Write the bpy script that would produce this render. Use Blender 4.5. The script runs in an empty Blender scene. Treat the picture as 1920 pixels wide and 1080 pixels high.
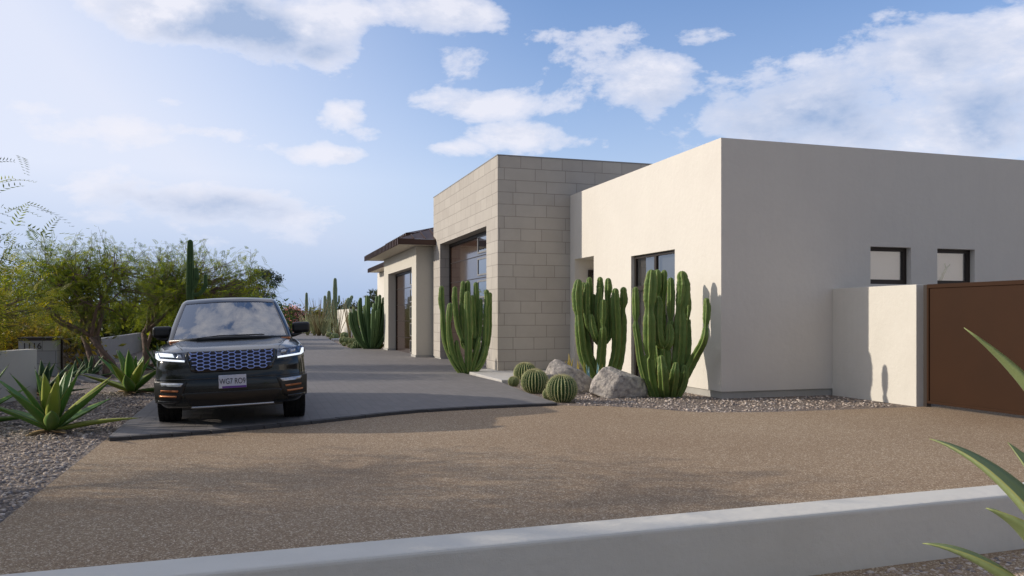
import bpy, bmesh, math, random
import numpy as np
from mathutils import Vector, Matrix, noise as mnoise

C = bpy.context.scene
COL = C.collection
rad = math.radians
# ------------------------------------------------------------------ camera
YAW = 17.43
cam = bpy.data.objects.new('camera', bpy.data.cameras.new('camera'))
COL.objects.link(cam); C.camera = cam
cam.location = (0, 0, 1.5); cam.rotation_euler = (rad(90), 0, rad(-YAW))
cam.data.sensor_width = 36; cam.data.lens = 28.8; cam.data.shift_y = 0.0281
cam.data.clip_start = 0.05; cam.data.clip_end = 3000
C.render.resolution_x, C.render.resolution_y = 1024, 576
C.view_settings.view_transform = 'Standard'; C.view_settings.look = 'None'
C.view_settings.exposure = 0.0; C.view_settings.gamma = 1
C.render.engine = 'CYCLES'
try:
    C.cycles.max_bounces = 8; C.cycles.transparent_max_bounces = 16
except Exception: pass
F = Vector((math.sin(rad(YAW)), math.cos(rad(YAW)), 0)); R = Vector((F.y, -F.x, 0))
def gp(px, py, z=0.0):                      # where the sight line through a photo pixel meets height z
    d = 1535 * (1.5 - z) / (py - 594.0)
    return R * ((px - 960) / 1535 * d) + F * d + Vector((0, 0, z))
# ------------------------------------------------------------------ sky
SUN_EL, SUN_AZ = 21.0, -68.0               # azimuth of the sun measured from +Y towards +X
W = bpy.data.worlds.new('World'); C.world = W; W.use_nodes = True
NT = W.node_tree; NT.nodes.clear()
def nd(nt, t, **k):
    n = nt.nodes.new(t)
    for a, v in k.items():
        if a.startswith('i_'):
            n.inputs[int(a[2:]) if a[2:].isdigit() else a[2:].replace('_', ' ')].default_value = v
        else: setattr(n, a, v)
    return n
def mth(nt, op, a, b=None, c=None, clamp=False):
    n = nt.nodes.new('ShaderNodeMath'); n.operation = op; n.use_clamp = clamp
    for i, v in enumerate((a, b, c)):
        if v is None: continue
        if isinstance(v, (int, float)): n.inputs[i].default_value = v
        else: nt.links.new(v, n.inputs[i])
    return n.outputs[0]
def mixc(nt, fac, a, b, mode='MIX'):
    n = nt.nodes.new('ShaderNodeMix'); n.data_type = 'RGBA'; n.blend_type = mode
    for s, v in ((0, fac), (6, a), (7, b)):
        if isinstance(v, (int, float)): n.inputs[s].default_value = v
        elif isinstance(v, (tuple, list)): n.inputs[s].default_value = (*v[:3], 1)
        else: nt.links.new(v, n.inputs[s])
    return n.outputs[2]
def ramp(nt, fac, stops, interp='LINEAR'):
    n = nt.nodes.new('ShaderNodeValToRGB'); n.color_ramp.interpolation = interp
    e = n.color_ramp.elements
    while len(e) < len(stops): e.new(0.5)
    for k, (p, c) in zip(e, stops):
        k.position = p; k.color = (*c, 1) if isinstance(c, (tuple, list)) else (c, c, c, 1)
    if fac is not None: nt.links.new(fac, n.inputs[0])
    return n.outputs[0]
def build_world():
    nt = NT; L = nt.links.new
    sky = nd(nt, 'ShaderNodeTexSky', sky_type='NISHITA', sun_disc=False)
    sky.sun_elevation = rad(SUN_EL); sky.sun_rotation = rad(SUN_AZ)
    sky.air_density = 1.0; sky.dust_density = 1.0; sky.ozone_density = 2.2
    tc = nd(nt, 'ShaderNodeTexCoord'); sp = nd(nt, 'ShaderNodeSeparateXYZ'); L(tc.outputs['Generated'], sp.inputs[0])
    x, y, z = sp.outputs
    zz = mth(nt, 'MAXIMUM', z, 0.0)
    den = mth(nt, 'ADD', zz, 0.16)
    cx, cy = mth(nt, 'DIVIDE', x, den), mth(nt, 'DIVIDE', y, den)
    cb = nd(nt, 'ShaderNodeCombineXYZ'); L(cx, cb.inputs[0]); L(cy, cb.inputs[1])
    az = mth(nt, 'ARCTAN2', x, y); el = mth(nt, 'ARCSINE', z)
    iso = nd(nt, 'ShaderNodeCombineXYZ'); L(x, iso.inputs[0]); L(y, iso.inputs[1]); L(mth(nt, 'MULTIPLY', z, 1.9), iso.inputs[2])
    n1 = nd(nt, 'ShaderNodeTexNoise', i_Scale=5.2, i_Detail=13.0, i_Roughness=0.60, i_Distortion=0.12); L(iso.outputs[0], n1.inputs['Vector'])
    nb = nd(nt, 'ShaderNodeTexNoise', i_Scale=0.9, i_Detail=2.0); L(cb.outputs[0], nb.inputs['Vector'])
    # banks of cloud at known bearings (photo pixel centre, half sizes in pixels, weight, greyness)
    banks = [(1480,205,330,95,1.0,.95),(1760,90,240,70,.95,.6),(1850,200,200,90,.9,.7),(1235,175,110,85,.85,.15),(1330,72,95,26,.72,.0),(1600,150,200,40,.7,.2),
             (300,20,180,70,.85,.25),(480,50,170,75,.85,.9),(420,386,225,50,1.15,.8),(340,352,110,24,.75,.0),(600,102,62,26,.85,.1),(525,112,25,12,.6,0),(860,125,85,40,.80,.1),(900,190,130,34,.80,.2),
             (840,22,85,42,.9,.25),(650,30,60,22,.62,.0),(655,215,55,34,.75,.1),(690,250,60,20,.6,.1),(965,255,90,26,.68,.1),(850,275,70,14,.6,0),(190,240,260,34,.62,.0),(380,245,110,22,.66,0),(330,190,70,18,.62,0),
             (600,290,150,20,.66,.0),(60,205,110,26,.62,0),(1100,270,130,22,.5,.0),(700,-350,420,130,.8,.4),(1700,-300,420,150,.8,.5),(100,-300,300,130,.7,.2),
             (None, -.05, 66, .55, .16, .80, .3), (None, .6, 58, .35, .12, .75, .3), (None, -.7, 60, .3, .1, .7, .2), (None, 0.1, 48, .25, .07, .65, .1)]
    tot = None; gr = None
    for bk in banks:
      if bk[0] is None: a0, e0, wa, we, w, g = bk[1], rad(bk[2]), bk[3], bk[4], bk[5], bk[6]
      else:
        px, py, wx, wy, w, g = bk
        ac = math.atan((px - 960) / 1535); a0 = ac + rad(YAW)
        e0 = math.atan((594 - py) / 1535 * math.cos(ac))
        wa = wx / 1535 * math.cos(ac) ** 2; we = wy / 1535 * math.cos(ac)
      dx = mth(nt, 'DIVIDE', mth(nt, 'SUBTRACT', az, a0), wa)
      dy = mth(nt, 'DIVIDE', mth(nt, 'SUBTRACT', el, e0), we)
      q = mth(nt, 'ADD', mth(nt, 'MULTIPLY', dx, dx), mth(nt, 'MULTIPLY', dy, dy))
      v = mth(nt, 'EXPONENT', mth(nt, 'MULTIPLY', q, -0.9))
      t = mth(nt, 'MULTIPLY', v, w)
      # undersides: greyer below the centre of the bank
      sh = mth(nt, 'MULTIPLY', mth(nt, 'MULTIPLY', v, g * 1.25), mth(nt, 'SUBTRACT', 0.95, mth(nt, 'MULTIPLY', dy, 0.6)), clamp=True)
      tot = t if tot is None else mth(nt, 'MAXIMUM', tot, t)
      gr = sh if gr is None else mth(nt, 'MAXIMUM', gr, sh)
    # elsewhere (behind the camera, overhead) broken cloud of its own
    away = mth(nt, 'GREATER_THAN', 0.0, mth(nt, 'ADD', mth(nt, 'MULTIPLY', x, F.x), mth(nt, 'MULTIPLY', y, F.y)))
    bg = mth(nt, 'MULTIPLY', mth(nt, 'SUBTRACT', nb.outputs[0], 0.40), mth(nt, 'ADD', mth(nt, 'MULTIPLY', mth(nt, 'MAXIMUM', away, mth(nt, 'GREATER_THAN', z, 0.55)), 3.2), 0.3))
    # density: bank shape eroded by fine noise
    dens = mth(nt, 'ADD', mth(nt, 'ADD', mth(nt, 'MULTIPLY', mth(nt, 'SUBTRACT', n1.outputs[0], 0.5), 3.4), tot), bg)
    cov = ramp(nt, dens, [(0.40, 0.0), (0.56, 0.60), (0.84, 1.0)])
    # shape shading inside the cloud: same noise a little towards the sun
    mp = nd(nt, 'ShaderNodeMapping'); mp.inputs[1].default_value = (-0.022, 0.008, 0.030); L(iso.outputs[0], mp.inputs[0])
    n2 = nd(nt, 'ShaderNodeTexNoise', i_Scale=5.2, i_Detail=9.0, i_Roughness=0.60, i_Distortion=0.12); L(mp.outputs[0], n2.inputs['Vector'])
    dif = mth(nt, 'MULTIPLY', mth(nt, 'SUBTRACT', n2.outputs[0], n1.outputs[0]), 4.5)
    core = mth(nt, 'MULTIPLY', mth(nt, 'SUBTRACT', dens, 0.40), 1.5, clamp=True)
    shade = mth(nt, 'ADD', mth(nt, 'MULTIPLY', gr, core), mth(nt, 'MULTIPLY', dif, core), clamp=True)
    ccol = mixc(nt, shade, (0.85, 0.85, 0.93), (0.34, 0.45, 0.67))
    skyc = nd(nt, 'ShaderNodeVectorMath', operation='SCALE'); L(sky.outputs[0], skyc.inputs[0]); skyc.inputs['Scale'].default_value = SKY_S
    grade = mixc(nt, 1.0, skyc.outputs[0], (0.86, 1.17, 1.54), 'MULTIPLY')
    # aerosol veil: strong near the horizon and towards the sun
    ha = mth(nt, 'POWER', mth(nt, 'SUBTRACT', 1.0, zz, clamp=True), 5.0)
    sd = (math.sin(rad(SUN_AZ)), math.cos(rad(SUN_AZ)))
    sun = mth(nt, 'ADD', mth(nt, 'MULTIPLY', x, sd[0]), mth(nt, 'MULTIPLY', y, sd[1]))
    veil = mth(nt, 'ADD', mth(nt, 'MULTIPLY', ha, 1.15), mth(nt, 'MULTIPLY', mth(nt, 'POWER', mth(nt, 'MAXIMUM', sun, 0.0), 1.6), 2.1), clamp=True)
    vcol = mixc(nt, mth(nt, 'MULTIPLY', mth(nt, 'SUBTRACT', zz, 0.02), 7.0, clamp=True), (0.41, 0.52, 0.77), (0.78, 0.81, 0.93))
    base = mixc(nt, mth(nt, 'MULTIPLY', veil, 0.9), grade, vcol)
    lowfade = mth(nt, 'MULTIPLY', mth(nt, 'SUBTRACT', el, 0.03), 9.0, clamp=True)
    fc = mth(nt, 'MULTIPLY', cov, mth(nt, 'MULTIPLY', lowfade, 0.88))
    fin = mixc(nt, fc, base, ccol)
    # sky behind the camera dimmed and warmed to cut fill on shaded walls
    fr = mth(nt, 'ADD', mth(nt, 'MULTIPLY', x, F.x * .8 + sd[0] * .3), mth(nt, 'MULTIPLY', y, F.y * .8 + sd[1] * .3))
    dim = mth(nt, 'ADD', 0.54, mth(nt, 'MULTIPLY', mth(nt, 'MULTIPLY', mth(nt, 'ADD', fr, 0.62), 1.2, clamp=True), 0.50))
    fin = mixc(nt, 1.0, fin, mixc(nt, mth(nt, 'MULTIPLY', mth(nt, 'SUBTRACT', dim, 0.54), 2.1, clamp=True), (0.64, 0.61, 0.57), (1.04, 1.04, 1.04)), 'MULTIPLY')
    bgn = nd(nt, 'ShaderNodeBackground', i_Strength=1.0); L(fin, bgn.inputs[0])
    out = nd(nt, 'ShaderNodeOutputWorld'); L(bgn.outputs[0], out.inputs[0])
SKY_S = 0.12
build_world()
# ------------------------------------------------------------------ sun
sl = bpy.data.lights.new('sun', 'SUN'); sl.energy = 3.5; sl.angle = rad(0.6); sl.color = (1.0, 0.90, 0.77)
so = bpy.data.objects.new('sun', sl); COL.objects.link(so)
sdir = Vector((math.sin(rad(SUN_AZ)) * math.cos(rad(SUN_EL)), math.cos(rad(SUN_AZ)) * math.cos(rad(SUN_EL)), math.sin(rad(SUN_EL))))
so.rotation_euler = (-sdir).to_track_quat('-Z', 'Y').to_euler(); so.location = (-20, 10, 12)

# ------------------------------------------------------------------ helpers
def tag(o, label=None, cat=None, group=None, kind=None):
    if label: o['label'] = label
    if cat: o['category'] = cat
    if group: o['group'] = group
    if kind: o['kind'] = kind
    return o
def empty(name, loc=(0, 0, 0), rz=0, label=None, cat=None, group=None, parent=None):
    o = bpy.data.objects.new(name, None); COL.objects.link(o); o.location = loc; o.rotation_euler = (0, 0, rz)
    o.empty_display_size = .2
    if parent: o.parent = parent
    return tag(o, label, cat, group)
class MB:
    def __init__(s): s.v = []; s.f = []; s.a = []; s.m = []
    def add(s, vs, fs, att=0.0, mi=0):
        b = len(s.v); s.v += [tuple(v) for v in vs]; s.f += [tuple(i + b for i in f) for f in fs]
        s.a += list(att) if hasattr(att, '__len__') else [att] * len(vs); s.m += [mi] * len(fs)
        return s
    def box(s, x0, y0, z0, x1, y1, z1, M=None, mi=0):
        vs = [Vector((x, y, z)) for z in (z0, z1) for y in (y0, y1) for x in (x0, x1)]
        if M: vs = [M @ v for v in vs]
        return s.add(vs, [(0, 2, 3, 1), (4, 5, 7, 6), (0, 1, 5, 4), (2, 6, 7, 3), (0, 4, 6, 2), (1, 3, 7, 5)], 0, mi)
    def prism(s, pts, d, M=None, mi=0):            # pts: list of 3D points of a planar outline, d: extrusion vector
        n = len(pts); a = [Vector(p) for p in pts]; b = [p + Vector(d) for p in a]
        vs = a + b
        if M: vs = [M @ v for v in vs]
        return s.add(vs, [tuple(range(n))[::-1], tuple(range(n, 2 * n))] + [(i, (i + 1) % n, n + (i + 1) % n, n + i) for i in range(n)], 0, mi)
    def tube(s, pts, rs, n=8, cap=True, ribs=None, mi=0):
        pts = [Vector(p) for p in pts]; N = len(pts)
        if not hasattr(rs, '__len__'): rs = [rs] * N
        vs = []; at = []
        up = None
        for i, p in enumerate(pts):
            t = (pts[min(i + 1, N - 1)] - pts[max(i - 1, 0)])
            if t.length < 1e-9: t = Vector((0, 0, 1))
            t.normalize()
            if up is None:
                up = t.cross(Vector((0.3, 1, 0.1)))
                if up.length < 1e-3: up = t.cross(Vector((1, 0, 0)))
            up = (up - t * up.dot(t)).normalized(); w = t.cross(up)
            for k in range(n):
                a = 2 * math.pi * k / n
                r = rs[i]; av = 0
                if ribs:
                    ph = (k * ribs / n) % 1.0; c = abs(ph * 2 - 1)
                    r *= 0.42 + 0.58 * c ** 1.05; av = c ** 3 * (1.0 if (i // 2) % 2 else .86)
                vs.append(p + (up * math.cos(a) + w * math.sin(a)) * r); at.append(av)
        fs = [(i * n + k, i * n + (k + 1) % n, (i + 1) * n + (k + 1) % n, (i + 1) * n + k) for i in range(N - 1) for k in range(n)]
        if cap: fs += [tuple(range(n))[::-1], tuple(range((N - 1) * n, N * n))]
        return s.add(vs, fs, at, mi)
    def lathe(s, prof, n=24, M=None, axis='z', mi=0):
        vs = []
        for r, h in prof:
            for k in range(n):
                a = 2 * math.pi * k / n
                v = Vector((r * math.cos(a), r * math.sin(a), h)) if axis == 'z' else Vector((h, r * math.cos(a), r * math.sin(a)))
                vs.append(M @ v if M else v)
        N = len(prof)
        fs = [(i * n + k, i * n + (k + 1) % n, (i + 1) * n + (k + 1) % n, (i + 1) * n + k) for i in range(N - 1) for k in range(n)]
        return s.add(vs, fs, 0, mi)
    def build(s, name, mats, parent=None, smooth=False, loc=None, bevel=0, attr=False):
        me = bpy.data.meshes.new(name); me.from_pydata(s.v, [], s.f); me.update()
        mats = mats if isinstance(mats, (list, tuple)) else [mats]
        for m in mats: me.materials.append(m)
        me.polygons.foreach_set('material_index', s.m)
        if attr:
            at = me.attributes.new('mark', 'FLOAT', 'POINT'); at.data.foreach_set('value', [float(x) for x in s.a])
        bm = bmesh.new(); bm.from_mesh(me); bmesh.ops.recalc_face_normals(bm, faces=bm.faces); bm.to_mesh(me); bm.free()
        if smooth: me.polygons.foreach_set('use_smooth', [True] * len(me.polygons))
        o = bpy.data.objects.new(name, me); COL.objects.link(o)
        if parent: o.parent = parent
        if loc: o.location = loc
        if bevel:
            b = o.modifiers.new('b', 'BEVEL'); b.width = bevel; b.segments = 2; b.limit_method = 'ANGLE'
        return o
def cut(o, boxes):                                   # carve openings out of a solid block
    c = MB()
    for b in boxes: c.box(*b)
    co = c.build('opening', [])
    m = o.modifiers.new('c', 'BOOLEAN'); m.operation = 'DIFFERENCE'; m.solver = 'EXACT'; m.object = co
    bake(o); bpy.data.objects.remove(co)
def bake(o):
    dg = bpy.context.evaluated_depsgraph_get(); dg.update()
    me = bpy.data.meshes.new_from_object(o.evaluated_get(dg)); o.modifiers.clear(); o.data = me
def smooth_pts(pts, rs, m=6):                        # Catmull-Rom through points and radii
    P = [Vector(p) for p in pts]; P = [P[0] * 2 - P[1]] + P + [P[-1] * 2 - P[-2]]; r = [rs[0]] + list(rs) + [rs[-1]]
    out, ro = [], []
    for i in range(1, len(P) - 2):
        for k in range(m):
            t = k / m
            out.append(0.5 * ((2 * P[i]) + (P[i + 1] - P[i - 1]) * t + (2 * P[i - 1] - 5 * P[i] + 4 * P[i + 1] - P[i + 2]) * t * t + (3 * P[i] - P[i - 1] - 3 * P[i + 1] + P[i + 2]) * t ** 3))
            ro.append(r[i] + (r[i + 1] - r[i]) * (t * t * (3 - 2 * t)))
    out.append(P[-2]); ro.append(r[-2])
    return out, ro

# ------------------------------------------------------------------ materials
def mat(name, col, rough=0.6, metal=0.0, spec=0.5, coat=0.0, bump=None, var=None, emit=None, attr=None, transl=0.0, streak=0.0):
    m = bpy.data.materials.new(name); m.use_nodes = True; nt = m.node_tree; L = nt.links.new
    b = nt.nodes['Principled BSDF']; b.inputs['Roughness'].default_value = rough; b.inputs['Metallic'].default_value = metal
    b.inputs['Specular IOR Level'].default_value = spec; b.inputs['Coat Weight'].default_value = coat; b.inputs['Coat Roughness'].default_value = 0.03
    b.inputs['Base Color'].default_value = (*col, 1)
    geo = nd(nt, 'ShaderNodeTexCoord')
    src = None
    if var:                                          # (scale, colour b, contrast)
        n = nd(nt, 'ShaderNodeTexNoise', i_Scale=var[0], i_Detail=6.0, i_Roughness=0.6); L(geo.outputs['Object'], n.inputs['Vector'])
        f = ramp(nt, n.outputs[0], [(0.5 - var[2], 0.0), (0.5 + var[2], 1.0)])
        src = mixc(nt, f, col, var[1])
    if streak:                                       # rain streaks and splash dirt: vertical, irregular
        mp = nd(nt, 'ShaderNodeMapping'); mp.inputs[3].default_value = (5, 5, .35); L(geo.outputs['Object'], mp.inputs[0])
        n = nd(nt, 'ShaderNodeTexNoise', i_Scale=1.0, i_Detail=8.0, i_Roughness=0.65); L(mp.outputs[0], n.inputs['Vector'])
        src = mixc(nt, mth(nt, 'MULTIPLY', ramp(nt, n.outputs[0], [(0.48, 0.0), (0.72, 1.0)]), streak), src if src is not None else col, (0.42, 0.38, 0.33))
    if attr:                                         # colour along a marked ridge
        a = nd(nt, 'ShaderNodeAttribute', attribute_name='mark')
        src = mixc(nt, ramp(nt, a.outputs['Fac'], [(attr[1], 0.0), (attr[2], 1.0)]), src if src is not None else col, attr[0])
    if src is not None: L(src, b.inputs['Base Color'])
    if bump:                                         # list of (scale, strength, distance)
        prev = None
        for (s, st, d) in bump:
            n = nd(nt, 'ShaderNodeTexNoise', i_Scale=s, i_Detail=4.0); L(geo.outputs['Object'], n.inputs['Vector'])
            bp = nd(nt, 'ShaderNodeBump', i_Strength=st, i_Distance=d); L(n.outputs[0], bp.inputs['Height'])
            if prev: L(prev, bp.inputs['Normal'])
            prev = bp.outputs[0]
        L(prev, b.inputs['Normal'])
    if emit: b.inputs['Emission Color'].default_value = (*emit[0], 1); b.inputs['Emission Strength'].default_value = emit[1]
    if transl:
        t = nd(nt, 'ShaderNodeBsdfTranslucent'); mx = nd(nt, 'ShaderNodeMixShader', i_0=transl)
        if src is not None: L(src, t.inputs[0])
        else: t.inputs[0].default_value = (*col, 1)
        L(b.outputs[0], mx.inputs[1]); L(t.outputs[0], mx.inputs[2]); L(mx.outputs[0], nt.nodes['Material Output'].inputs[0])
    return m
def glass(name, tint, boost=0.0, ior=1.5, rough=0.0, solid=True):
    m = bpy.data.materials.new(name); m.use_nodes = True; nt = m.node_tree; nt.nodes.remove(nt.nodes['Principled BSDF']); L = nt.links.new
    t = nd(nt, 'ShaderNodeBsdfTransparent'); t.inputs[0].default_value = (*tint, 1)
    g = nd(nt, 'ShaderNodeBsdfGlossy', i_Roughness=rough); g.inputs[0].default_value = (1, 1, 1, 1)
    f = nd(nt, 'ShaderNodeFresnel', i_IOR=ior); fac = mth(nt, 'ADD', f.outputs[0], boost, clamp=True)
    if solid:
        gg = nd(nt, 'ShaderNodeNewGeometry'); fac = mth(nt, 'MULTIPLY', fac, mth(nt, 'SUBTRACT', 1.0, gg.outputs['Backfacing']))
    mx = nd(nt, 'ShaderNodeMixShader'); L(fac, mx.inputs[0]); L(t.outputs[0], mx.inputs[1]); L(g.outputs[0], mx.inputs[2]); L(mx.outputs[0], nt.nodes['Material Output'].inputs[0])
    return m
def leafmat(name, base, transl=0.35, rough=0.55):    # colour multiplied by a per-leaf tint attribute
    m = bpy.data.materials.new(name); m.use_nodes = True; nt = m.node_tree; L = nt.links.new
    b = nt.nodes['Principled BSDF']; b.inputs['Roughness'].default_value = rough; b.inputs['Specular IOR Level'].default_value = 0.3
    a = nd(nt, 'ShaderNodeAttribute', attribute_name='tint')
    c = mixc(nt, 1.0, a.outputs['Color'], base, 'MULTIPLY'); L(c, b.inputs['Base Color'])
    t = nd(nt, 'ShaderNodeBsdfTranslucent'); L(mixc(nt, 1.0, c, (1.5, 1.5, 0.8), 'MULTIPLY'), t.inputs[0])
    mx = nd(nt, 'ShaderNodeMixShader', i_0=transl); L(b.outputs[0], mx.inputs[1]); L(t.outputs[0], mx.inputs[2]); L(mx.outputs[0], nt.nodes['Material Output'].inputs[0])
    return m
def gravelmat(name, scale, cols, joint, bump=0.8, dist=0.02, patch=None):
    m = bpy.data.materials.new(name); m.use_nodes = True; nt = m.node_tree; L = nt.links.new
    b = nt.nodes['Principled BSDF']; b.inputs['Roughness'].default_value = 0.85; b.inputs['Specular IOR Level'].default_value = 0.25
    g = nd(nt, 'ShaderNodeNewGeometry')
    wn = nd(nt, 'ShaderNodeTexNoise', i_Scale=scale * 0.7, i_Detail=2.0); L(g.outputs['Position'], wn.inputs['Vector'])
    off = nd(nt, 'ShaderNodeVectorMath', operation='MULTIPLY_ADD'); L(wn.outputs['Color'], off.inputs[0]); off.inputs[1].default_value = (0.5 / scale,) * 3; L(g.outputs['Position'], off.inputs[2])
    v = nd(nt, 'ShaderNodeTexVoronoi', i_Scale=scale); L(off.outputs[0], v.inputs['Vector'])
    ve = nd(nt, 'ShaderNodeTexVoronoi', feature='DISTANCE_TO_EDGE', i_Scale=scale); L(off.outputs[0], ve.inputs['Vector'])
    sp = nd(nt, 'ShaderNodeSeparateColor'); L(v.outputs['Color'], sp.inputs[0])
    n = len(cols); c = ramp(nt, sp.outputs[0], [(i / n, k) for i, k in enumerate(cols)], 'CONSTANT')
    edge = ramp(nt, ve.outputs['Distance'], [(0.0, 0.0), (0.16, 1.0)])
    c2 = mixc(nt, edge, joint, c)
    big = nd(nt, 'ShaderNodeTexNoise', i_Scale=0.35, i_Detail=5.0); L(g.outputs['Position'], big.inputs['Vector'])
    c3 = mixc(nt, ramp(nt, big.outputs[0], [(0.35, 0.0), (0.65, 1.0)]), c2, mixc(nt, 1.0, c2, patch or (0.86, 0.84, 0.82), 'MULTIPLY'))
    L(c3, b.inputs['Base Color'])
    h = mth(nt, 'MULTIPLY', ramp(nt, ve.outputs['Distance'], [(0.0, 0.0), (0.35, 1.0)], 'EASE'), mth(nt, 'ADD', sp.outputs[1], 0.4))
    bp = nd(nt, 'ShaderNodeBump', i_Strength=bump, i_Distance=dist); L(h, bp.inputs['Height']); L(bp.outputs[0], b.inputs['Normal'])
    return m
def blockmat(name, c1, c2, mortar, w, h, ms, rough=0.8, plan=False, var=0.5, offx=0.0, bumpd=0.006, off=.5, sq=(1., 1), grain=(0.7, 40)):
    m = bpy.data.materials.new(name); m.use_nodes = True; nt = m.node_tree; L = nt.links.new
    b = nt.nodes['Principled BSDF']; b.inputs['Roughness'].default_value = rough; b.inputs['Specular IOR Level'].default_value = 0.3
    g = nd(nt, 'ShaderNodeNewGeometry'); p = nd(nt, 'ShaderNodeSeparateXYZ'); L(g.outputs['Position'], p.inputs[0])
    cb = nd(nt, 'ShaderNodeCombineXYZ')
    if plan: L(p.outputs[1], cb.inputs[0]); L(p.outputs[0], cb.inputs[1])
    else:
        n = nd(nt, 'ShaderNodeSeparateXYZ'); L(g.outputs['True Normal'], n.inputs[0])
        isx = mth(nt, 'GREATER_THAN', mth(nt, 'ABSOLUTE', n.outputs[0]), 0.7)
        mx = nd(nt, 'ShaderNodeMix'); L(isx, mx.inputs[0]); L(p.outputs[0], mx.inputs[2]); L(p.outputs[1], mx.inputs[3])
        L(mth(nt, 'ADD', mx.outputs[0], offx), cb.inputs[0]); L(mth(nt, 'ADD', p.outputs[2], 10 * h), cb.inputs[1])
    br = nd(nt, 'ShaderNodeTexBrick', offset=off, offset_frequency=2, squash=sq[0], squash_frequency=sq[1])
    br.inputs['Scale'].default_value = 1; br.inputs['Brick Width'].default_value = w; br.inputs['Row Height'].default_value = h
    br.inputs['Mortar Size'].default_value = ms; br.inputs['Mortar Smooth'].default_value = 0.3; br.inputs['Bias'].default_value = 0
    br.inputs['Color1'].default_value = (*c1, 1); br.inputs['Color2'].default_value = (*c2, 1); br.inputs['Mortar'].default_value = (*mortar, 1)
    L(cb.outputs[0], br.inputs['Vector'])
    ns = nd(nt, 'ShaderNodeTexNoise', i_Scale=1.7, i_Detail=8.0, i_Roughness=0.7); L(g.outputs['Position'], ns.inputs['Vector'])
    col = mixc(nt, mth(nt, 'MULTIPLY', ramp(nt, ns.outputs[0], [(0.3, 0.0), (0.7, 1.0)]), var), br.outputs[0], mixc(nt, 1.0, br.outputs[0], (0.80, 0.78, 0.76), 'MULTIPLY'))
    L(col, b.inputs['Base Color'])
    fn = nd(nt, 'ShaderNodeTexNoise', i_Scale=grain[1], i_Detail=4.0); L(g.outputs['Position'], fn.inputs['Vector'])
    hh = mth(nt, 'ADD', mth(nt, 'SUBTRACT', 1.0, br.outputs['Fac']), mth(nt, 'MULTIPLY', fn.outputs[0], grain[0]))
    bp = nd(nt, 'ShaderNodeBump', i_Strength=0.6, i_Distance=bumpd); L(hh, bp.inputs['Height']); L(bp.outputs[0], b.inputs['Normal'])
    return m

M = {}
M['stucco'] = mat('stucco', (0.73, 0.69, 0.62), 0.88, spec=0.2, bump=[(9, .35, .02), (120, .45, .004)], var=(1.1, (0.69, 0.65, 0.585), .25), streak=.05)
M['stucco_grey'] = mat('stucco_grey', (0.62, 0.585, 0.51), 0.88, spec=0.2, bump=[(9, .3, .02), (120, .45, .004)], var=(1.1, (0.58, 0.55, 0.48), .25))
M['wallwhite'] = mat('wall_white', (0.70, 0.67, 0.60), 0.85, spec=0.2, bump=[(14, .3, .02), (160, .5, .004)], var=(2.3, (0.65, 0.62, 0.55), .25), streak=.06)
M['wallshaded'] = mat('wall_shaded', (0.36, 0.35, 0.33), 0.88, spec=0.2, bump=[(14, .3, .02), (160, .5, .004)], var=(2.3, (0.31, 0.30, 0.285), .25))  # darker copy of the white wall stucco, shade put into its colour
M['plinth'] = mat('plinth', (0.46, 0.445, 0.41), 0.9, bump=[(60, .5, .006)], var=(3, (0.38, 0.37, 0.34), .2))
M['stone'] = blockmat('stone_block', (0.50, 0.465, 0.415), (0.455, 0.42, 0.375), (0.31, 0.28, 0.25), 0.86, 0.319, 0.009, sq=(0.68, 3), off=.37, offx=.3)
M['column'] = blockmat('column_block', (0.36, 0.37, 0.37), (0.31, 0.32, 0.33), (0.18, 0.18, 0.18), 0.6, 0.32, 0.008)
M['paver'] = blockmat('paver', (0.222, 0.208, 0.202), (0.200, 0.188, 0.183), (0.178, 0.168, 0.163), 0.30, 0.15, 0.006, rough=0.75, plan=True, bumpd=0.004, grain=(0.4, 70))
M['edging'] = mat('edging', (0.07, 0.066, 0.066), 0.8, bump=[(40, .4, .006)], var=(6, (0.05, 0.047, 0.047), .2))
M['slab'] = mat('slab', (0.56, 0.54, 0.51), 0.85, bump=[(70, .35, .004)], var=(2.5, (0.48, 0.465, 0.44), .25))
M['road'] = gravelmat('road_aggregate', 85, [(0.50, 0.375, 0.245), (0.29, 0.205, 0.13), (0.62, 0.49, 0.34), (0.40, 0.285, 0.18), (0.46, 0.345, 0.225), (0.76, 0.64, 0.48), (0.35, 0.255, 0.165)], (0.26, 0.18, 0.11), 0.55, 0.006, (0.88, 0.85, 0.83))
M['gravel'] = gravelmat('gravel', 26, [(0.42, 0.34, 0.275), (0.25, 0.21, 0.185), (0.62, 0.53, 0.45), (0.33, 0.265, 0.225), (0.48, 0.39, 0.32), (0.20, 0.18, 0.175), (0.54, 0.46, 0.40)], (0.13, 0.105, 0.088), 1.0, 0.02)
M['bronze'] = mat('bronze', (0.045, 0.030, 0.022), 0.4, metal=0.3, var=(3, (0.035, 0.024, 0.018), .2))
M['frame'] = mat('frame', (0.030, 0.021, 0.017), 0.45, metal=0.2, bump=[(60, .1, .002)])
M['gate'] = mat('gate_paint', (0.040, 0.017, 0.0075), 0.6, metal=0.0, spec=0.12, bump=[(3, .12, .01), (90, .08, .002)], var=(1.2, (0.034, 0.015, 0.007), .2))
M['roof'] = mat('roof_metal', (0.075, 0.034, 0.022), 0.5, metal=0.15, var=(2.2, (0.045, 0.024, 0.018), .25))
M['soffit'] = mat('soffit', (0.52, 0.47, 0.39), 0.8, bump=[(20, .2, .01)])
M['flash'] = mat('flashing', (0.30, 0.29, 0.28), 0.45, metal=0.7, bump=[(30, .1, .002)])
M['blind'] = mat('blind', (0.80, 0.74, 0.68), 0.9, bump=[(120, .3, .002)])
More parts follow.
